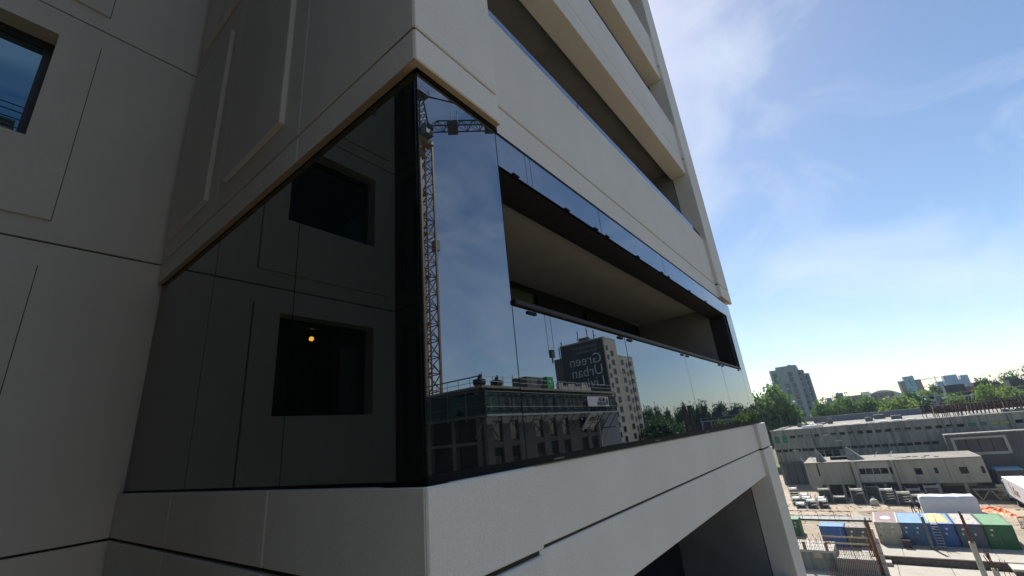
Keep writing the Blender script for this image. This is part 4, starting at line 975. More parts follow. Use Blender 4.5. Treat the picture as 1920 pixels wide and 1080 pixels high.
# ------------------------------------------------------------------ trees
def crown_mesh(seed, nclump, per, leaf, shape):
    r_ = np.random.RandomState(seed); V = []; F = []
    C_ = []
    while len(C_) < nclump:
        p = r_.uniform(-1, 1, 3); d = np.linalg.norm(p)
        if d > 1 or d < 0.2: continue
        if shape == 'column' and abs(p[2]) < 0: continue
        C_.append(p)
    C_ = np.array(C_)
    for c in C_:
        k = r_.randint(int(per * .6), int(per * 1.3)); cr = r_.uniform(.16, .32)
        P = c + r_.normal(0, 1, (k, 3)) * cr * .55
        for p in P:
            a = r_.normal(0, 1, 3); a /= np.linalg.norm(a); b = np.cross(a, r_.normal(0, 1, 3)); b /= np.linalg.norm(b)
            s = leaf * r_.uniform(.6, 1.4); n0 = len(V)
            V += [tuple(p + a * s), tuple(p + b * s * .7), tuple(p - a * s), tuple(p - b * s * .7)]; F.append((n0, n0 + 1, n0 + 2, n0 + 3))
    me = bpy.data.meshes.new('crown'); me.from_pydata(V, [], F); return me
CR = [crown_mesh(s, 120, 40, 0.075, 'round') for s in (1, 2, 3, 4)]
trunk_me = MB()
trunk_me.tube((0, 0, 0), (0.01, 0, 0.55), 0.035, 0.022, n=8)
for a, z0, l in ((0, .42, .33), (1.3, .5, .3), (2.6, .45, .32), (3.9, .52, .3), (5.1, .48, .34)):
    trunk_me.tube((0.005, 0, z0), (l * math.cos(a), l * math.sin(a), z0 + .28), 0.013, 0.004, n=5)
trunk_me.tube((0.01, 0, .54), (0, 0.02, .9), .02, .005, n=6)
_t = trunk_me.build('trunk', 'bark'); TRUNK = _t.data; bpy.data.objects.remove(_t)
def tree(label, x, y, h, r_, leaf, crown_lo=0.3, seed=0, group='trees beyond the concrete blocks', z=G):
    t = thing('tree', label, 'tree', (x, y, z), group)
    tk_ = bpy.data.objects.new('trunk', TRUNK); COL.objects.link(tk_); tk_.parent = t; tk_.scale = (min(h, r_ * 2.2), min(h, r_ * 2.2), h * .95)
    cr = bpy.data.objects.new('crown', CR[seed % 4].copy()); COL.objects.link(cr); cr.parent = t
    cr.data.materials.append(M[leaf]); ch = h * (1 - crown_lo) / 2
    cr.location = (0, 0, h - ch); cr.scale = (r_, r_, ch * 1.02); cr.rotation_euler = (0, 0, seed * 1.7)
    return t
TR = [('big leafy tree in front of the grey apartment tower', 172, 21.6, 25.0, 6.6, 'leafA'),
      ('smaller dark tree left of the big tree before the grey tower', 178, 27.5, 21.5, 4.5, 'leafB'),
      ('mid green tree right of the grey tower foot', 224, 11.0, 19.5, 4.8, 'leafA'), ('dark narrow tree right of the grey tower', 236, 5.2, 20.5, 3.0, 'leafB'),
      ('broad mid green tree in the row behind the long block roof', 222, 3.2, 19.8, 5.2, 'leafA'), ('rounded mid green tree near the middle of the tree row', 224, -4.4, 19.8, 5.2, 'leafA'),
      ('bright yellow green tree before the teal building', 216, -12.4, 17.8, 6.0, 'leafC'), ('dark green tree left of the white house', 250, -19.5, 19.2, 5.0, 'leafB'),
      ('bright tree right of the teal building', 300, -28.0, 20.0, 5.5, 'leafC'), ('small tree on the skyline right of the teal building', 330, -36.5, 23.0, 5.0, 'leafB'),
      ('bright bush rising over the rusty ribs at left', 214, -27.5, 16.6, 3.6, 'leafC'), ('bright broad tree over the rusty ribs at right', 200, -34.2, 18.2, 4.8, 'leafC'),
      ('bright tree at the right edge over the rusty ribs', 204, -39.0, 17.6, 4.0, 'leafC'), ('dark tree behind the terraced building at left', 330, -56, 23.5, 5.0, 'leafB'),
      ('dark tree behind the terraced building in the middle', 330, -64.5, 24.0, 5.0, 'leafB'), ('dark tree behind the terraced building at right', 300, -68, 25.0, 6.0, 'leafB')]
for i, (lb, x, y, h, r_, lf) in enumerate(TR): tree(lb, x, y, h, r_, lf, 0.25, i)
# trees seen only mirrored in the glass
TR2 = [('large dark round tree mirrored in the balcony glass beside the beige tower', 150, -55, 19.5, 7.0, 'leafB'), ('mid green round tree mirrored right of the large dark one', 158, -50, 16.2, 4.5, 'leafA'),
       ('bright shrub mirrored in front of the terraced building', 200, -46, 15.5, 3.5, 'leafC'), ('green bush mirrored near the end of the glass', 200, -40.5, 16.0, 4.0, 'leafA')]
for i, (lb, x, y, h, r_, lf) in enumerate(TR2): tree(lb, x, y, h, r_, lf, 0.2, i + 1, 'trees mirrored in the glass')
for i in range(11):
    lb = 'tall dark poplar mirrored on the skyline, %s from the beige tower' % ('first', 'second', 'third', 'fourth', 'fifth', 'sixth', 'seventh', 'eighth', 'ninth', 'tenth', 'eleventh')[i]
    tree(lb, 246 + rnd.uniform(-6, 6), -103 + i * 3.9, 25.5 - 0.12 * i + rnd.uniform(-1.6, 1.2), 3.0, 'leafB', 0.1, i, 'poplars mirrored on the skyline')
# far belt of woodland that closes the horizon
wd = MB(); wr = random.Random(3)
for x, ya, yb_, h0, nn in ((420, 330, -210, 19.5, 1800), (640, 420, -330, 20.5, 1800), (1000, 600, -620, 21.0, 2000), (330, 300, 60, 17.0, 700)):
    for i in range(nn):
        y = ya + (yb_ - ya) * wr.random(); zz = wr.uniform(.25, 1.0) * h0 * (0.82 + 0.18 * math.sin(y * .13 + x)); s = wr.uniform(1.0, 2.2) * x / 600 + .5
        for q in range(3):
            a = Vector((wr.uniform(-1, 1), wr.uniform(-1, 1), wr.uniform(-1, 1))).normalized(); b = a.cross(Vector((wr.uniform(-1, 1), wr.uniform(-1, 1), wr.uniform(-1, 1)))).normalized()
            p = Vector((x + wr.uniform(-8, 8), y + wr.uniform(-s, s), G + zz * .93 + wr.uniform(-s, s) * .5)); wd.add([p + a * s, p + b * s, p - a * s, p - b * s], [(0, 1, 2, 3)])
for i in range(1500):                                # the belt goes on behind the camera
    x = wr.uniform(-300, 430); zz = wr.uniform(.25, 1.0) * 19 * (0.82 + 0.18 * math.sin(x * .13)); s = wr.uniform(1.0, 2.4)
    for q in range(3):
        a = Vector((wr.uniform(-1, 1), wr.uniform(-1, 1), wr.uniform(-1, 1))).normalized(); b = a.cross(Vector((wr.uniform(-1, 1), wr.uniform(-1, 1), wr.uniform(-1, 1)))).normalized()
        p = Vector((x + wr.uniform(-s, s), -230 + wr.uniform(-8, 8), G + zz * .93 + wr.uniform(-s, s) * .5)); wd.add([p + a * s, p + b * s, p - a * s, p - b * s], [(0, 1, 2, 3)])
wo = wd.build('distant_woodland', 'leafB'); wo['kind'] = 'stuff'; wo['label'] = 'far green belt of woodland along the horizon'; wo['category'] = 'woodland'
#@@FAR
# ------------------------------------------------------------------ grey apartment tower (face at x = 280)
k_ = 281.36 / 331.36
def sc_(y, z): return ((y + 1.559) * k_ - 1.559, (z - .157) * k_ + .157)
T = thing('grey_apartment_tower', 'grey panelled apartment tower with rounded rear bays behind the big tree', 'building', (290, 24, G))
yl, yr = 33.5, 20.3; ztop = 22.2
fl = [20.55 - i * 3.02 for i in range(13)]
wcols = {0: [(32.0, 30.2), (24.9, 23.1)], 1: [(32.0, 30.2), (24.9, 23.1)], 2: [(27.6, 25.8), (24.2, 22.4)], 3: [(27.6, 25.8), (24.2, 22.4)]}
T0 = MB().box(280.2, 292, yr, yl, G, ztop).build('body', 'tgrey', T)
MB().box(281, 291, yr + 0.2, yl - 3.2, ztop, ztop + 1.5).build('roof_storey', 'tgrey', T)
MB().box(283, 284.2, 23, 24.2, ztop + 1.5, ztop + 2.1).build('chimney', 'dark', T)
for i in range(12):
    zf = fl[i]
    for a, b in ((yl - 0.05, 29.0), (28.9, 24.6), (24.5, yr + .05)):
        cb('panel', 'tgrey', T, 280.0, 280.2, b, a, zf - 2.92, zf, c=.03)
    for a, b in wcols.get(i, [(24.2 - .0 * i, 22.4)] + ([(29.5, 27.8)] if i in (6, 9) else [])):
        w_ = box('window', 'frame', T, 279.93, 279.998, b - .08, a + .08, zf - 2.75, zf - .3)
        box('pane', 'tpane', w_, 279.88, 279.929, b, a, zf - 2.68, zf - .38)
for i in (8, 9): box('loggia', 'brownwall', T, 279.9, 279.996, yr + .6, yr + 2.9, fl[9] - 2.8 + (9 - i) * 3.02, fl[9] - .2 + (9 - i) * 3.02)
for bi, (xa, xb, yc, zt_) in enumerate(((280.3, 289, 18.9, 20.6), (289, 299, 17.4, 19.0))):   # rounded bays on the right flank
    pf = [(xa, yr), (xa, yc)] + [(xa + (xb - xa) * (0.5 - 0.5 * math.cos(t)), yc - 1.2 * math.sin(t)) for t in [math.pi * j / 10 for j in range(1, 10)]] + [(xb, yc), (xb, yr)]
    MB().prism(pf, 2, G, zt_).build('bay', 'tgrey2', T, fix=True)
    for i in range(12):
        zz = zt_ - 2.6 - i * 3.02
        box('bay_window', 'tpane', T, xa - .06, xa - .004, yc + .15, yc + 1.15, zz, zz + 1.5)
        MB().box(xa + .8, xb - .8, yc - 1.32, yc - 1.16, zz - .55, zz - .3).build('balcony_rail', 'whitemetal', T)

# ------------------------------------------------------------------ far skyline
def block(name, label, x, d, ya, yb_, top, mat, rows=0, cols=0, pane='pane', roof=None, cat='building', group=None):
    b = thing(name, label, cat, (x + d / 2, (ya + yb_) / 2, G), group)
    y0, y1 = min(ya, yb_), max(ya, yb_)
    box('wall', mat, b, x, x + d, y0, y1, G, top)
    box('roof', roof or mat, b, x - .1, x + d + .1, y0 - .1, y1 + .1, top + .02, top + .5)
    for i in range(rows):
        for j in range(cols):
            yy = y0 + (y1 - y0) * (j + .5) / cols; zz = top - 2.2 - i * 3.3
            box('window', pane, b, x - .12, x - .02, yy - (y1 - y0) / cols * .28, yy + (y1 - y0) / cols * .28, zz - 1.4, zz)
    return b
tb_ = block('teal_tower', 'teal clad tower with three small dark windows and brick flanks', 600, 18, -43.2, -51.2, 21.6, 'teal')
for i in range(3): box('window', 'dark', tb_, 599.7, 599.95, -47.6 - .35 * i, -46.6 - .35 * i, 17.4 - i * 2.4, 18.6 - i * 2.4)
box('brick_flank', 'redbrick', tb_, 600.3, 614, -43.1, -39.4, G, 18.2); box('pale_flank', 'palecon', tb_, 599.9, 601, -39.35, -37.6, G, 18.4); box('brick_flank', 'redbrick', tb_, 600.3, 614, -55.8, -51.3, G, 18.0)
box('mast', 'rust', tb_, 603, 603.5, -50.4, -49.9, 21.6, 23.2)
block('blue_tower', 'tall blue glass tower on the skyline, left of the pair', 1200, 30, -143.5, -163, 36.5, 'bluetower', 9, 6, 'bluetower', group='blue glass towers on the skyline')
block('blue_tower', 'narrow blue glass tower on the skyline, right of the pair', 1210, 30, -169, -179.5, 34.0, 'bluetower', 9, 3, 'bluetower', group='blue glass towers on the skyline')
block('blue_tower', 'lower blue wing between the two blue towers', 1235, 25, -134, -175, 27.5, 'bluetower', 0, 0, group='blue glass towers on the skyline')
block('blue_block', 'small blue block on the skyline between grey tower and trees', 600, 14, 16.9, 10.4, 13.1, 'bluetower', 4, 3, 'bluetower', group='small blue blocks on the skyline')
block('blue_block', 'tiny blue block touching the grey tower on the skyline', 620, 14, 27.5, 22.6, 9.5, 'bluetower', 2, 2, 'bluetower', group='small blue blocks on the skyline')
block('brown_hall', 'long low brown hall behind the tree row', 520, 20, 8, -28, 7.6, 'redbrick', 1, 9, 'pane')
b_ = block('white_penthouse', 'small white box on the brown hall roof', 515, 5, -4.5, -11, 9.6, 'whitemetal'); 
st_ = thing('stadium_roof', 'pale arched stadium roof on the skyline left of the teal tower', 'stadium', (900, -40, G))
ar = [(-10 - 50 * t, G + 20 + 14.5 * math.sin(math.pi * (0.12 + .80 * t)) ) for t in [j / 16 for j in range(17)]]
MB().prism(ar + [(-60, G), (-10, G)], 0, 900, 930).build('shell', 'tgrey', st_, fix=True)
MB().box(899.6, 899.9, -58, -14, G + 14, G + 17).build('fascia', 'whitemetal', st_)
# distant tower crane
dc = thing('distant_crane', 'thin pale tower crane on the skyline left of the blue towers', 'crane', (900, -99, G))
MB().bar((900, -99, G), (900, -99, 28.5), .9).build('mast', 'galv', dc); MB().bar((900, -78, 25.4), (900, -104, 26.4), .5, .7).build('jib', 'galv', dc); MB().bar((900, -99, 28.5), (900, -84, 26), .25).build('stay', 'galv', dc)
# white house with slatted front
wh = thing('white_house', 'white flat roofed house with slatted front behind the rusty ribs', 'house', (263, -27.5, G))
box('wall', 'whitemetal', wh, 259, 268, -31.2, -24.6, G, .85); box('roof', 'tgrey', wh, 258.6, 268.4, -31.4, -24.4, .87, 1.15)
box('window', 'pane', wh, 258.9, 258.98, -27.0, -25.0, -.75, .45); box('window', 'pane', wh, 258.9, 258.98, -27.0, -25.2, -2.6, -1.9)
for i in range(9): box('slat', 'galvd', wh, 258.86, 258.96, -30.9 + i * .4, -30.72 + i * .4, -3.2, .1)
# terraced dark building with pale bands
te = thing('terraced_building', 'dark blue terraced building with sedum roof and pale band behind the trees', 'building', (252, -48, G))
box('storey', 'darkblue', te, 241, 262, -66, -29.2, G, -1.0); box('band', 'band', te, 240.4, 262, -66, -29.0, -.98, -.42); box('upper_storey', 'darkblue', te, 241.4, 262, -66, -29.6, -.4, .62)
box('roof', 'sedum', te, 241.0, 262.5, -66, -29.3, .64, .92)
for a, b, h in ((-35.9, -30.0, 3.9), (-41.2, -38.6, 3.9), (-45.5, -41.3, 3.1), (-52.0, -48.2, 3.3), (-60, -55, 3.2)): box('roof_house', 'darkblue', te, 247, 255, a, b, .93, h)
box('brick_house', 'redbrick', te, 247.5, 254, -38.55, -36.0, .93, 2.8)
for i in range(9): box('pillar', 'band', te, 240.5, 240.95, -64 + i * 4, -63.5 + i * 4, G, -1.0)

# ------------------------------------------------------------------ seen in the glass: building under construction (faces at y = -28 and x = 32)
K = thing('construction_block', 'grey brown block under construction with scaffold bay mirrored in the glass', 'building', (47, -36, G))
cols_ = [(33.2, 34.7), (36.0, 37.45), (40.65, 42.2), (43.5, 45.1), (46.4, 48.05), (50.85, 52.65), (53.6, 55.5)]
rows_ = [(-0.5 - 3.03 * i - 2.5, -0.5 - 3.03 * i) for i in range(5)] + [(0.0, 2.05)]
cur = 32.2
for a, b in cols_:
    cb('pier', 'brick', K, cur, a, -28.4, -28.0, G, 4.9, c=.02); cur = b
cb('pier', 'brick', K, cur, 56.3, -28.4, -28.0, G, 4.9, c=.02)
for a, b in cols_:
    prev = G
    for z0, z1 in sorted(rows_):
        box('spandrel', 'brick', K, a, b, -28.38, -28.05, prev, z0)
        w_ = box('window', 'frame', K, a, b, -28.34, -28.26, z0, z1); box('pane', 'trimglass', w_, a + .1, b - .1, -28.255, -28.24, z0 + .1, z1 - .1)
        prev = z1
    box('spandrel', 'brick', K, a, b, -28.38, -28.05, prev, 4.9)
for i in range(5): MB().box(56.32, 62.9, -28.38, -28.02 , G + 4.4 * i, G + 4.37 * (i + 1)).build('blank_panel', 'blankwall', K)
MB().box(56.1, 56.3, -28.0, -27.9, G, 4.9).build('white_edge', 'palecon', K)
MB().box(32.6, 63, -52, -28.6, G, 4.9).build('core', 'dark', K)
for z in (-15.3, -12.25, -9.2, -6.15, -3.1, -0.1, 2.6, 5.0): MB().box(31.9, 63, -52, -28.45, z, z + .28).build('floor_slab', 'brick', K)
for y in (-28.9, -32.4, -36.2, -40, -44): MB().box(31.95, 32.5, y - .25, y + .25, G, 5.0).build('column', 'brick', K)
MB().box(31.7, 63.1, -52, -27.8, 5.3, 5.55).build('top_slab', 'timberd', K)
MB().box(47.2, 55.8, -28.6, -28.2, 5.56, 6.0).box(47.2, 48.2, -28.6, -28.2, 6.0, 6.45).box(49.6, 51.4, -28.6, -28.2, 6.0, 6.4).box(53.2, 55.0, -28.6, -28.2, 6.0, 6.45).build('white_parapet', 'palecon', K)
# scaffold with netting hung on the block
S = thing('scaffold_bay', 'dark green netted scaffold platform hung on the construction block', 'scaffold', (46, -27.0, 2.0))
MB().box(30.4, 59.2, -27.8, -26.3, 2.42, 2.52).build('platform', 'galvd', S); MB().box(30.4, 31.9, -44, -27.82, 2.42, 2.52).build('platform', 'galvd', S)
MB().box(30.4, 59.2, -26.28, -26.2, 2.36, 2.56).build('edge_strip', 'galv', S)
n_ = 15
for i in range(n_):
    x = 30.4 + 28.8 * i / (n_ - 1)
    MB().tube((x, -26.3, 2.1), (x, -26.3, 5.0), .04, n=5).build('standard', 'craned', S)
    MB().tube((x, -26.35, 2.42), (x, -27.95, .45), .06, n=5).build('brace', 'galvd', S)
    if i < n_ - 1:
        nm = 'netg' if i in (0, 13) else 'net'; xb = x + 28.8 / (n_ - 1); w_ = MB()
        for q in range(5):
            for r_ in range(5): w_.v.append((x + .06 + (xb - x - .12) * q / 4, -26.34 + .07 * math.sin(2.1 * q + i) * math.sin(r_), 2.55 + 2.1 * r_ / 4 - (.1 * math.sin(q * .8) if r_ == 4 else 0)))
        for q in range(4):
            for r_ in range(4): w_.f.append((q * 5 + r_, q * 5 + 5 + r_, q * 5 + 6 + r_, q * 5 + 1 + r_))
        w_.build('net_panel', nm, S)
for z in (3.25, 4.7): MB().tube((30.4, -26.24, z), (59.2, -26.24, z), .025, n=4).build('ledger', 'craned', S)
for i in range(6):
    y = -26.3 - i * 2.6
    MB().tube((30.4, y, 2.1), (30.4, y, 5.0), .045, n=5).build('standard', 'galvd', S)
    w_ = MB(); 
    for q in range(4):
        for r_ in range(4): w_.v.append((30.43 + .1 * math.sin(q * 2 + i), y - .05 - 2.5 * q / 3, (2.5 + (.9 if (i == 1 and q == 1) else 0) if r_ == 0 else 2.55 + 2.2 * r_ / 3) - .25 * math.sin(q + i) * (r_ == 3)))
    for q in range(3):
        for r_ in range(3): w_.f.append((q * 4 + r_, q * 4 + 4 + r_, q * 4 + 5 + r_, q * 4 + 1 + r_))
    w_.build('net_panel', 'netg' if i % 2 else 'net', S)
for z in (2.6, 3.5): MB().tube((30.36, -26.3, z), (30.36, -40, z), .03, n=4).build('ledger', 'galvd', S)
# guard rail on the deck
gd = thing('deck_guardrail', 'guard rail with posts round the top deck of the construction block', 'guardrail', (46, -28, 5.55))
for i in range(19): MB().tube((31.9 + i * 1.7, -27.9, 5.55), (31.9 + i * 1.7, -27.9, 6.6 + .25 * (i % 3 == 0)), .035, n=4).build('post', 'galvd', gd)
for z in (6.0, 6.5): MB().tube((31.9, -27.9, z), (62.5, -27.9, z), .028, n=4).build('rail', 'galvd', gd)
for i in range(10): MB().tube((31.9, -27.9 - i * 1.7, 5.55), (31.9, -27.9 - i * 1.7, 6.6), .035, n=4).build('post', 'galvd', gd)
for z in (6.0, 6.55): MB().tube((31.9, -27.9, z), (31.9, -44, z), .028 if z < 6.5 else .07, n=4).build('rail', 'galvd', gd)
for i, (x, lb) in enumerate(((32.7, 'dark machine at the corner of the construction deck'), (35.5, 'dark machine second from the deck corner'))):
    mc = thing('site_machine', lb, 'machine', (x, -29.0, 5.56), 'machines on the construction deck')
    MB().cbox(x - .55, x + .55, -29.5, -28.5, 5.75, 6.35, c=.1).build('housing', 'dark', mc); MB().tube((x, -29, 6.3), (x + .2, -29, 6.85), .25, .15, n=8).build('hopper', 'dark', mc)
    for q in (-.4, .4): MB().box(x + q - .08, x + q + .08, -29.3, -28.7, 5.56, 5.75).build('skid', 'crane', mc)
ca = thing('site_cabin', 'dark site cabin on the construction deck beside the green box', 'cabin', (44.4, -31, 5.56))
MB().cbox(42.4, 46.3, -32.2, -29.8, 5.56, 7.3, c=.04).build('body', 'brownwall', ca); box('window', 'pane', ca, 44.8, 45.5, -29.79, -29.76, 6.5, 7.0)
gb = thing('green_box', 'bright green box with white mark on the construction deck', 'box', (47.1, -30, 5.56))
MB().cbox(46.4, 47.9, -30.8, -29.4, 5.56, 7.4, c=.03).build('body', plain('bright_green', (.03, .30, .09), .6), gb); box('mark', 'whitemetal', gb, 46.9, 47.2, -29.39, -29.37, 6.6, 6.9)
# banners
hb = thing('contractor_banner', 'white contractor banner with dark lettering tied to the scaffold net', 'banner', (53.4, -26.1, 3.2))
MB().box(50.4, 56.5, -26.16, -26.1, 3.2, 4.5).build('sheet', plain('banner_white', (.50, .49, .53), .7, var=.04), hb)
lettering('HILLEN', 'lettering', 'letterd', hb, (55.5, -26.085, 3.92), (-1, 0, 0), (0, 0, 1), .62, bold=.02)
lettering('ROOSEN', 'lettering', 'letterd', hb, (55.5, -26.085, 3.36), (-1, 0, 0), (0, 0, 1), .62, bold=.02)
lettering('&', 'lettering', 'letterd', hb, (56.35, -26.085, 3.5), (-1, 0, 0), (0, 0, 1), 1.15, bold=.01)
kb = thing('sloping_banner', 'pale sloping banner reading Klink below the scaffold platform', 'banner', (52.7, -27.1, .5))
def kp(u, v): return Vector((54.5 - 3.6 * u, -28.0 + 1.75 * v, .5 + 1.85 * v))
MB().add([kp(0, 0), kp(1, 0), kp(1, 1), kp(0, 1), kp(0, 0) - Vector((0, .03, -.03)), kp(1, 0) - Vector((0, .03, -.03)), kp(1, 1) - Vector((0, .03, -.03)), kp(0, 1) - Vector((0, .03, -.03))],
         [(0, 1, 2, 3), (7, 6, 5, 4), (0, 4, 5, 1), (1, 5, 6, 2), (2, 6, 7, 3), (3, 7, 4, 0)]).build('sheet', plain('banner_cream', (.50, .50, .45), .7, var=.04), kb, fix=True)
nk = Vector((0, -1.85, 1.75)).normalized(); nk = -nk if nk.y < 0 else nk
lettering('Klink', 'lettering', 'letterd', kb, kp(.05, .50) + Vector((0, .012, -.011)), (-1, 0, 0), Vector((0, 1.75, 1.85)).normalized(), 1.35, bold=.03)
MB().bar(kp(.05, .38) + Vector((0, .012, -.012)), kp(.85, .38) + Vector((0, .012, -.012)), .02, .1).build('underline', 'letterd', kb)
MB().bar(kp(.4, .1) + Vector((0, .012, -.012)), kp(.9, .1) + Vector((0, .012, -.012)), .02, .06).build('underline', 'letterd', kb)

# tower with the big black banner
W = thing('beige_tower', 'beige concrete tower with square windows and a huge black banner, mirrored in the glass', 'building', (137, -66, G))
MB().box(126.9, 135.8, -74.7, -58.2, G, 28.6).build('body', 'beige', W); MB().box(135.8, 147.4, -74.0, -58.6, G, 23.5).build('body', 'beige', W); MB().box(127.4, 135, -78, -74.75, G, 24.7).build('side_wing', 'brownwall', W)
MB().box(126.7, 135.9, -58.2, -58.0, G, 28.6).build('front_skin', 'beige', W); MB().box(135.95, 147.4, -58.6, -58.35, G, 23.5).build('front_skin', 'beige', W)
MB().box(134.5, 147.5, -74.1, -58.3, 23.5, 23.65).build('parapet', 'beige', W); MB().box(126.6, 136, -74.8, -57.95, 28.6, 28.8).build('parapet', 'beige', W)
for i in range(13):
    z = 23.9 - i * 3.0
    specs = [(130.7, 132.8, z - 1.0, z + .75, -58.0), (127.7, 129.0, z + .6, z + 2.1, -58.0)]
    if z < 22: specs += [(136.3, 136.75, z - 1.2, z + 1.0, -58.35), (138.6, 140.6, z - .4, z + 1.3, -58.35), (142.3, 143.4, z - 1.1, z + .5, -58.35), (144.4, 145.8, z - .5, z + .9, -58.35)]
    for a, b, z0, z1, yf in specs:
        w_ = MB().box(a, a + .12, yf, yf + .06, z0, z1).box(b - .12, b, yf, yf + .06, z0, z1).box(a + .12, b - .12, yf, yf + .06, z0, z0 + .12).box(a + .12, b - .12, yf, yf + .06, z1 - .12, z1).build('window', 'brownwall', W)
        box('pane', 'pane', w_, a + .12, b - .12, yf + .005, yf + .03, z0 + .12, z1 - .12)
bn = box('banner', 'banner', W, 126.6, 126.69, -74.5, -58.5, 6, 28.3)
for i, tx in enumerate(('Green', 'Urban', 'Living')):
    lettering(tx, 'lettering', 'letter', bn, (126.57, -59.5, 20.9 - 3.75 * i), (0, -1, 0), (0, 0, 1), 4.7, bold=-.03)
lettering('Bajeskwartier', 'lettering', 'letterf', bn, (126.57, -60.6, 26.3), (0, -1, 0), (0, 0, 1), 1.75)
lettering('Amsterdam', 'lettering', 'letterf', bn, (126.57, -60.6, 24.7), (0, -1, 0), (0, 0, 1), 1.75)
hu = MB().box(128, 131, -67.5, -64.5, 28.8, 30.2).build('roof_hut', 'brownwall', W)
for y, h in ((-64.2, 3.2), (-67.8, 2.8), (-61.8, 2.0), (-74.6, .6)): MB().bar((128, y, 28.7), (128, y, 30.0 + h), .22).bar((128, y, 30.0), (128, y + (.6 if y > -66 else -.6), 30.0), .2).build('antenna', 'dark', hu)
MB().bar((126.5, -74.9, 23), (126.5, -74.9, 28.4), .25).bar((126.5, -74.9, 23), (126.5, -74.3, 23), .2).build('bracket', 'dark', W)

# yellow tower crane, mirrored
X = thing('tower_crane', 'yellow lattice tower crane mirrored in the corner pane', 'crane', (35.3, -40, G))
cx, cy, hw = 35.3, -40.0, 1.2; zc = 43.2
for sx in (-1, 1):
    for sy in (-1, 1): MB().box(cx + sx * hw - .13, cx + sx * hw + .13, cy + sy * hw - .13, cy + sy * hw + .13, G, zc).build('mast_chord', 'crane', X)
stp = 2.15; z = G
br = []
i = 0
while z < zc - .5:
    z2 = min(z + stp, zc); m = MB()
    for (ax, ay, bx, by) in ((-1, -1, 1, -1), (1, -1, 1, 1), (1, 1, -1, 1), (-1, 1, -1, -1)):
        a = (cx + ax * hw, cy + ay * hw); b = (cx + bx * hw, cy + by * hw)
        m.bar((*a, z), (*b, z), .12)
        m.bar((*(a if i % 2 else b), z), (*(b if i % 2 else a), z2), .11); m.bar((*(b if i % 2 else a), z), ((a[0] + b[0]) / 2, (a[1] + b[1]) / 2, (z + z2) / 2), .09)
    if i % 3 == 0: m.box(cx - 1.1, cx + .2, cy - 1.1, cy + 1.1, z - .05, z)
    m.build('mast_bracing', 'crane' if i % 2 else 'rust', X); z = z2; i += 1
MB().bar((cx - .4, cy + hw + .1, G + 18), (cx - .4, cy + hw + .1, zc), .16).build('ladder', 'rust', X)
MB().box(cx + 1.3, cx + 2.0, cy + .2, cy + 1.2, 26, 27.6).build('junction_box', 'galvd', X)
MB().cbox(cx - 1.5, cx + 1.5, cy - 1.5, cy + 1.5, zc, zc + .9, c=.2).build('slew_ring', 'crane', X)
MB().cbox(cx - 1.0, cx + 1.0, cy - 1.0, cy + 1.0, zc + .9, zc + 2.9, c=.05).build('slewing_platform', 'craned', X)
cbn = MB().cbox(cx - .9, cx + .7, cy + 1.05, cy + 2.3, zc + 1.0, zc + 3.0, c=.08).build('operator_cab', 'galvd', X); box('window', 'pane', cbn, cx - .7, cx + .5, cy + 2.3, cy + 2.33, zc + 1.9, zc + 2.9)
za = zc + 10.2
m = MB()
for sx in (-1, 1):
    for sy in (-1, 1): m.bar((cx + sx * 1.0, cy + sy * 1.0, zc + 2.9), (cx + sx * .3, cy + sy * .3, za), .2)
m.build('apex_chord', 'craned', X)
m = MB()
for i in range(6):
    z0 = zc + 2.9 + i * 1.2; w0 = 1.0 - .7 * i / 6.1; w1 = 1.0 - .7 * (i + 1) / 6.1
    for sy in (-1, 1): m.bar((cx - w0, cy + sy * w0, z0), (cx + w1, cy + sy * w1, z0 + 1.2), .1).bar((cx + w0, cy + sy * w0, z0), (cx - w1, cy + sy * w1, z0 + 1.2), .1)
    for sx in (-1, 1): m.bar((cx + sx * w0, cy - w0, z0), (cx + sx * w1, cy + w1, z0 + 1.2), .1)
m.build('apex_bracing', 'craned', X)
m = MB().box(cx - .8, cx + 1.5, cy - .8, cy + .8, za - .05, za)
for xx in (-.8, 1.5):
    for yy in (-.8, .8): m.bar((cx + xx, cy + yy, za), (cx + xx, cy + yy, za + 1.1), .07)
for zz in (.55, 1.1): m.bar((cx - .8, cy + .8, za + zz), (cx + 1.5, cy + .8, za + zz), .07).bar((cx + 1.5, cy - .8, za + zz), (cx + 1.5, cy + .8, za + zz), .07)
m.build('apex_platform', 'craned', X)
jd = Vector((.678, .735, 0)); jn = Vector((-.735, .678, 0)); j0 = Vector((cx, cy, zc + 3.3)) + jd * 1.6
L_, ns = 19.0, 10
m = MB()
for i in range(ns):
    a, b = j0 + jd * (L_ * i / ns), j0 + jd * (L_ * (i + 1) / ns)
    for s in (-.75, .75):
        m.bar(a + jn * s, b + jn * s, .16); m.bar(a + jn * s, (a + b) / 2 + Vector((0, 0, 1.5)), .1); m.bar((a + b) / 2 + Vector((0, 0, 1.5)), b + jn * s, .1)
    m.bar(a + jn * .75, a - jn * .75, .1).bar(a + jn * .75, b - jn * .75, .08)
    m.bar((a + b) / 2 + Vector((0, 0, 1.5)), (a + b) / 2 + jd * (L_ / ns) + Vector((0, 0, 1.5)), .16)
m.build('jib', 'craned', X)
MB().bar(Vector((cx, cy, za)), j0 + jd * 13 + Vector((0, 0, 1.6)), .14).bar(Vector((cx, cy, za - .3)), j0 + jd * 17 + Vector((0, 0, 1.6)), .14).build('tie_rods', 'craned', X)
m = MB(); a = j0 + jd * 2.6
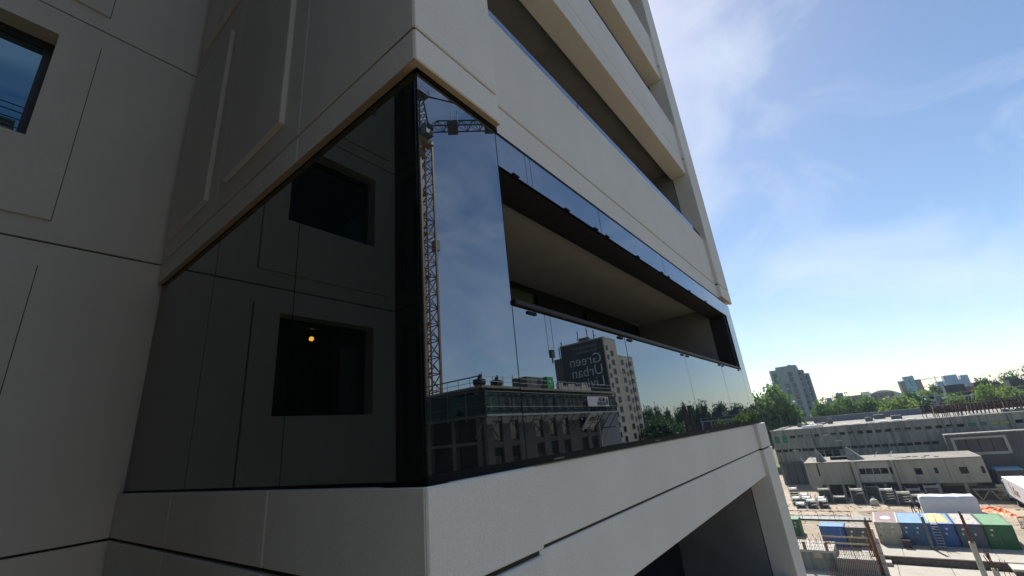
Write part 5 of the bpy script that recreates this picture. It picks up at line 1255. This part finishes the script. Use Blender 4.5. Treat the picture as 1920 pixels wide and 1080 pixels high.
m.bar(a + Vector((0, 0, .1)), a + jd * 1.6 + Vector((0, 0, .1)), 1.9, 1.1).bar(a + jd * .6 + jn * .8 + Vector((0, 0, .6)), a + jd * .6 + jn * .8 + Vector((0, 0, 2.6)), .08).bar(a + jd * 1.6 + jn * .8 + Vector((0, 0, .6)), a + jd * 1.6 + jn * .8 + Vector((0, 0, 2.6)), .08)
m.build('winch', 'craned', X)
a = j0 + jd * 8.4; MB().bar(a + Vector((0, 0, .3)), a + jd * 1.6 + Vector((0, 0, .3)), 1.7, 1.6).build('hoist_motor', 'craned', X)
bk_ = j0 - jd * 3.2
m = MB()
for s in (-.8, .8): m.bar(bk_ + jn * s, bk_ - jd * 12 + jn * s, .22)
for i in range(7): m.bar(bk_ - jd * 2 * i + jn * .8, bk_ - jd * 2 * i - jn * .8, .12)
m.build('counter_jib', 'craned', X)
for i in range(3): MB().bar(bk_ - jd * (9 + i) - Vector((0, 0, 1.2)), bk_ - jd * (9.8 + i) - Vector((0, 0, 1.2)), 1.6, 2.4).build('ballast_block', 'palecon', X)
MB().bar(Vector((cx, cy, za)), bk_ - jd * 10, .12).build('tie_rods', 'craned', X)
tp = j0 + jd * 14.6
MB().bar(tp - jd * .7 - Vector((0, 0, .25)), tp + jd * .7 - Vector((0, 0, .25)), 1.3, .3).build('trolley', 'craned', X)
for s in (-.35, .35): MB().tube(tp + jd * s, Vector((tp.x + jd.x * s, tp.y + jd.y * s, 10.6)), .035, n=4).build('hoist_rope', 'craned', X)
MB().box(tp.x - .4, tp.x + .4, tp.y - .2, tp.y + .2, 9.6, 10.6).tube((tp.x, tp.y, 9.6), (tp.x, tp.y, 8.9), .1, n=6).build('hook_block', 'craned', X)
MB().cbox(cx - 3, cx + 3, cy - 3, cy + 3, G, G + .8, c=.05).build('footing', 'palecon', X)

# dark pile tubes standing in the yard, mirrored
for i, (x, h, lb) in enumerate(((81.4, 2.5, 'thick dark steel tube mirrored before the poplars, leftmost'), (82.6, 2.6, 'thin dark steel tube mirrored right of the leftmost one'), (84.8, 2.75, 'thick dark steel tube mirrored, third from the tower'), (86.2, 2.75, 'thin dark steel tube mirrored, nearest the terraced building'))):
    o = MB().tube((x, -24, G), (x, -24, h), .26 if i % 2 == 0 else .15, n=10).tube((x, -24, h), (x, -24, h + .15), .3 if i % 2 == 0 else .2, n=10).build('steel_tube', 'craned'); tag(o, lb, 'steel tube', 'dark steel tubes')
for i, (x, lb) in enumerate(((90.7, 'pale concrete mast mirrored near the terraced building, left'), (92.5, 'pale concrete mast mirrored near the terraced building, right'))):
    o = MB().tube((x, -24, G), (x, -24, .3), .16, .1, n=8).tube((x, -24, .3), (x, -24, .5), .14, n=8).build('pale_mast', 'galv'); tag(o, lb, 'mast', 'pale masts')

# block with roof railing behind the camera, mirrored in the upper window
N_ = thing('neighbour_block', 'dark block with roof railing mirrored in the upper left window', 'building', (-14, -36, G))
box('body', 'brick', N_, -26, -2.5, -44, -30, G, 24.6)
for i in range(13):
    for j in range(6):
        w_ = box('window', 'trimglass', N_, -25 + j * 3.9, -23 + j * 3.9, -29.99, -29.95, G + .9 + i * 3.1, G + 2.6 + i * 3.1)
box('roof', 'oldroof', N_, -26.1, -2.4, -44.1, -29.9, 24.62, 24.8)
for i in range(9): MB().tube((-1.95 - i * 2.4, -29.85, 23.6), (-1.95 - i * 2.4, -29.85, 26.2), .05, n=5).build('railing_post', 'dark', N_)
for z in (24.2, 24.9, 25.5, 26.0): MB().tube((-1.9, -29.85, z), (-26, -29.85, z), .045, n=5).build('railing', 'dark', N_)

# ------------------------------------------------------------------ summer haze over the town
hz = MB().box(-420, 1700, -1100, 700, PIT - 1.2, 62.0).build('haze', 'dark')
hz['kind'] = 'stuff'; hz['label'] = 'thin pale summer haze over the town'; hz['category'] = 'haze'
hm_ = bpy.data.materials.new('haze'); hm_.use_nodes = True; hm_.node_tree.nodes.clear()
ho = hm_.node_tree.nodes.new('ShaderNodeOutputMaterial'); hv = hm_.node_tree.nodes.new('ShaderNodeVolumePrincipled')
hv.inputs['Color'].default_value = (0.62, 0.82, 1.0, 1); hv.inputs['Density'].default_value = 0.00013; hv.inputs['Anisotropy'].default_value = 0.3
hm_.node_tree.links.new(hv.outputs[0], ho.inputs['Volume'])
hz.data.materials.clear(); hz.data.materials.append(hm_)
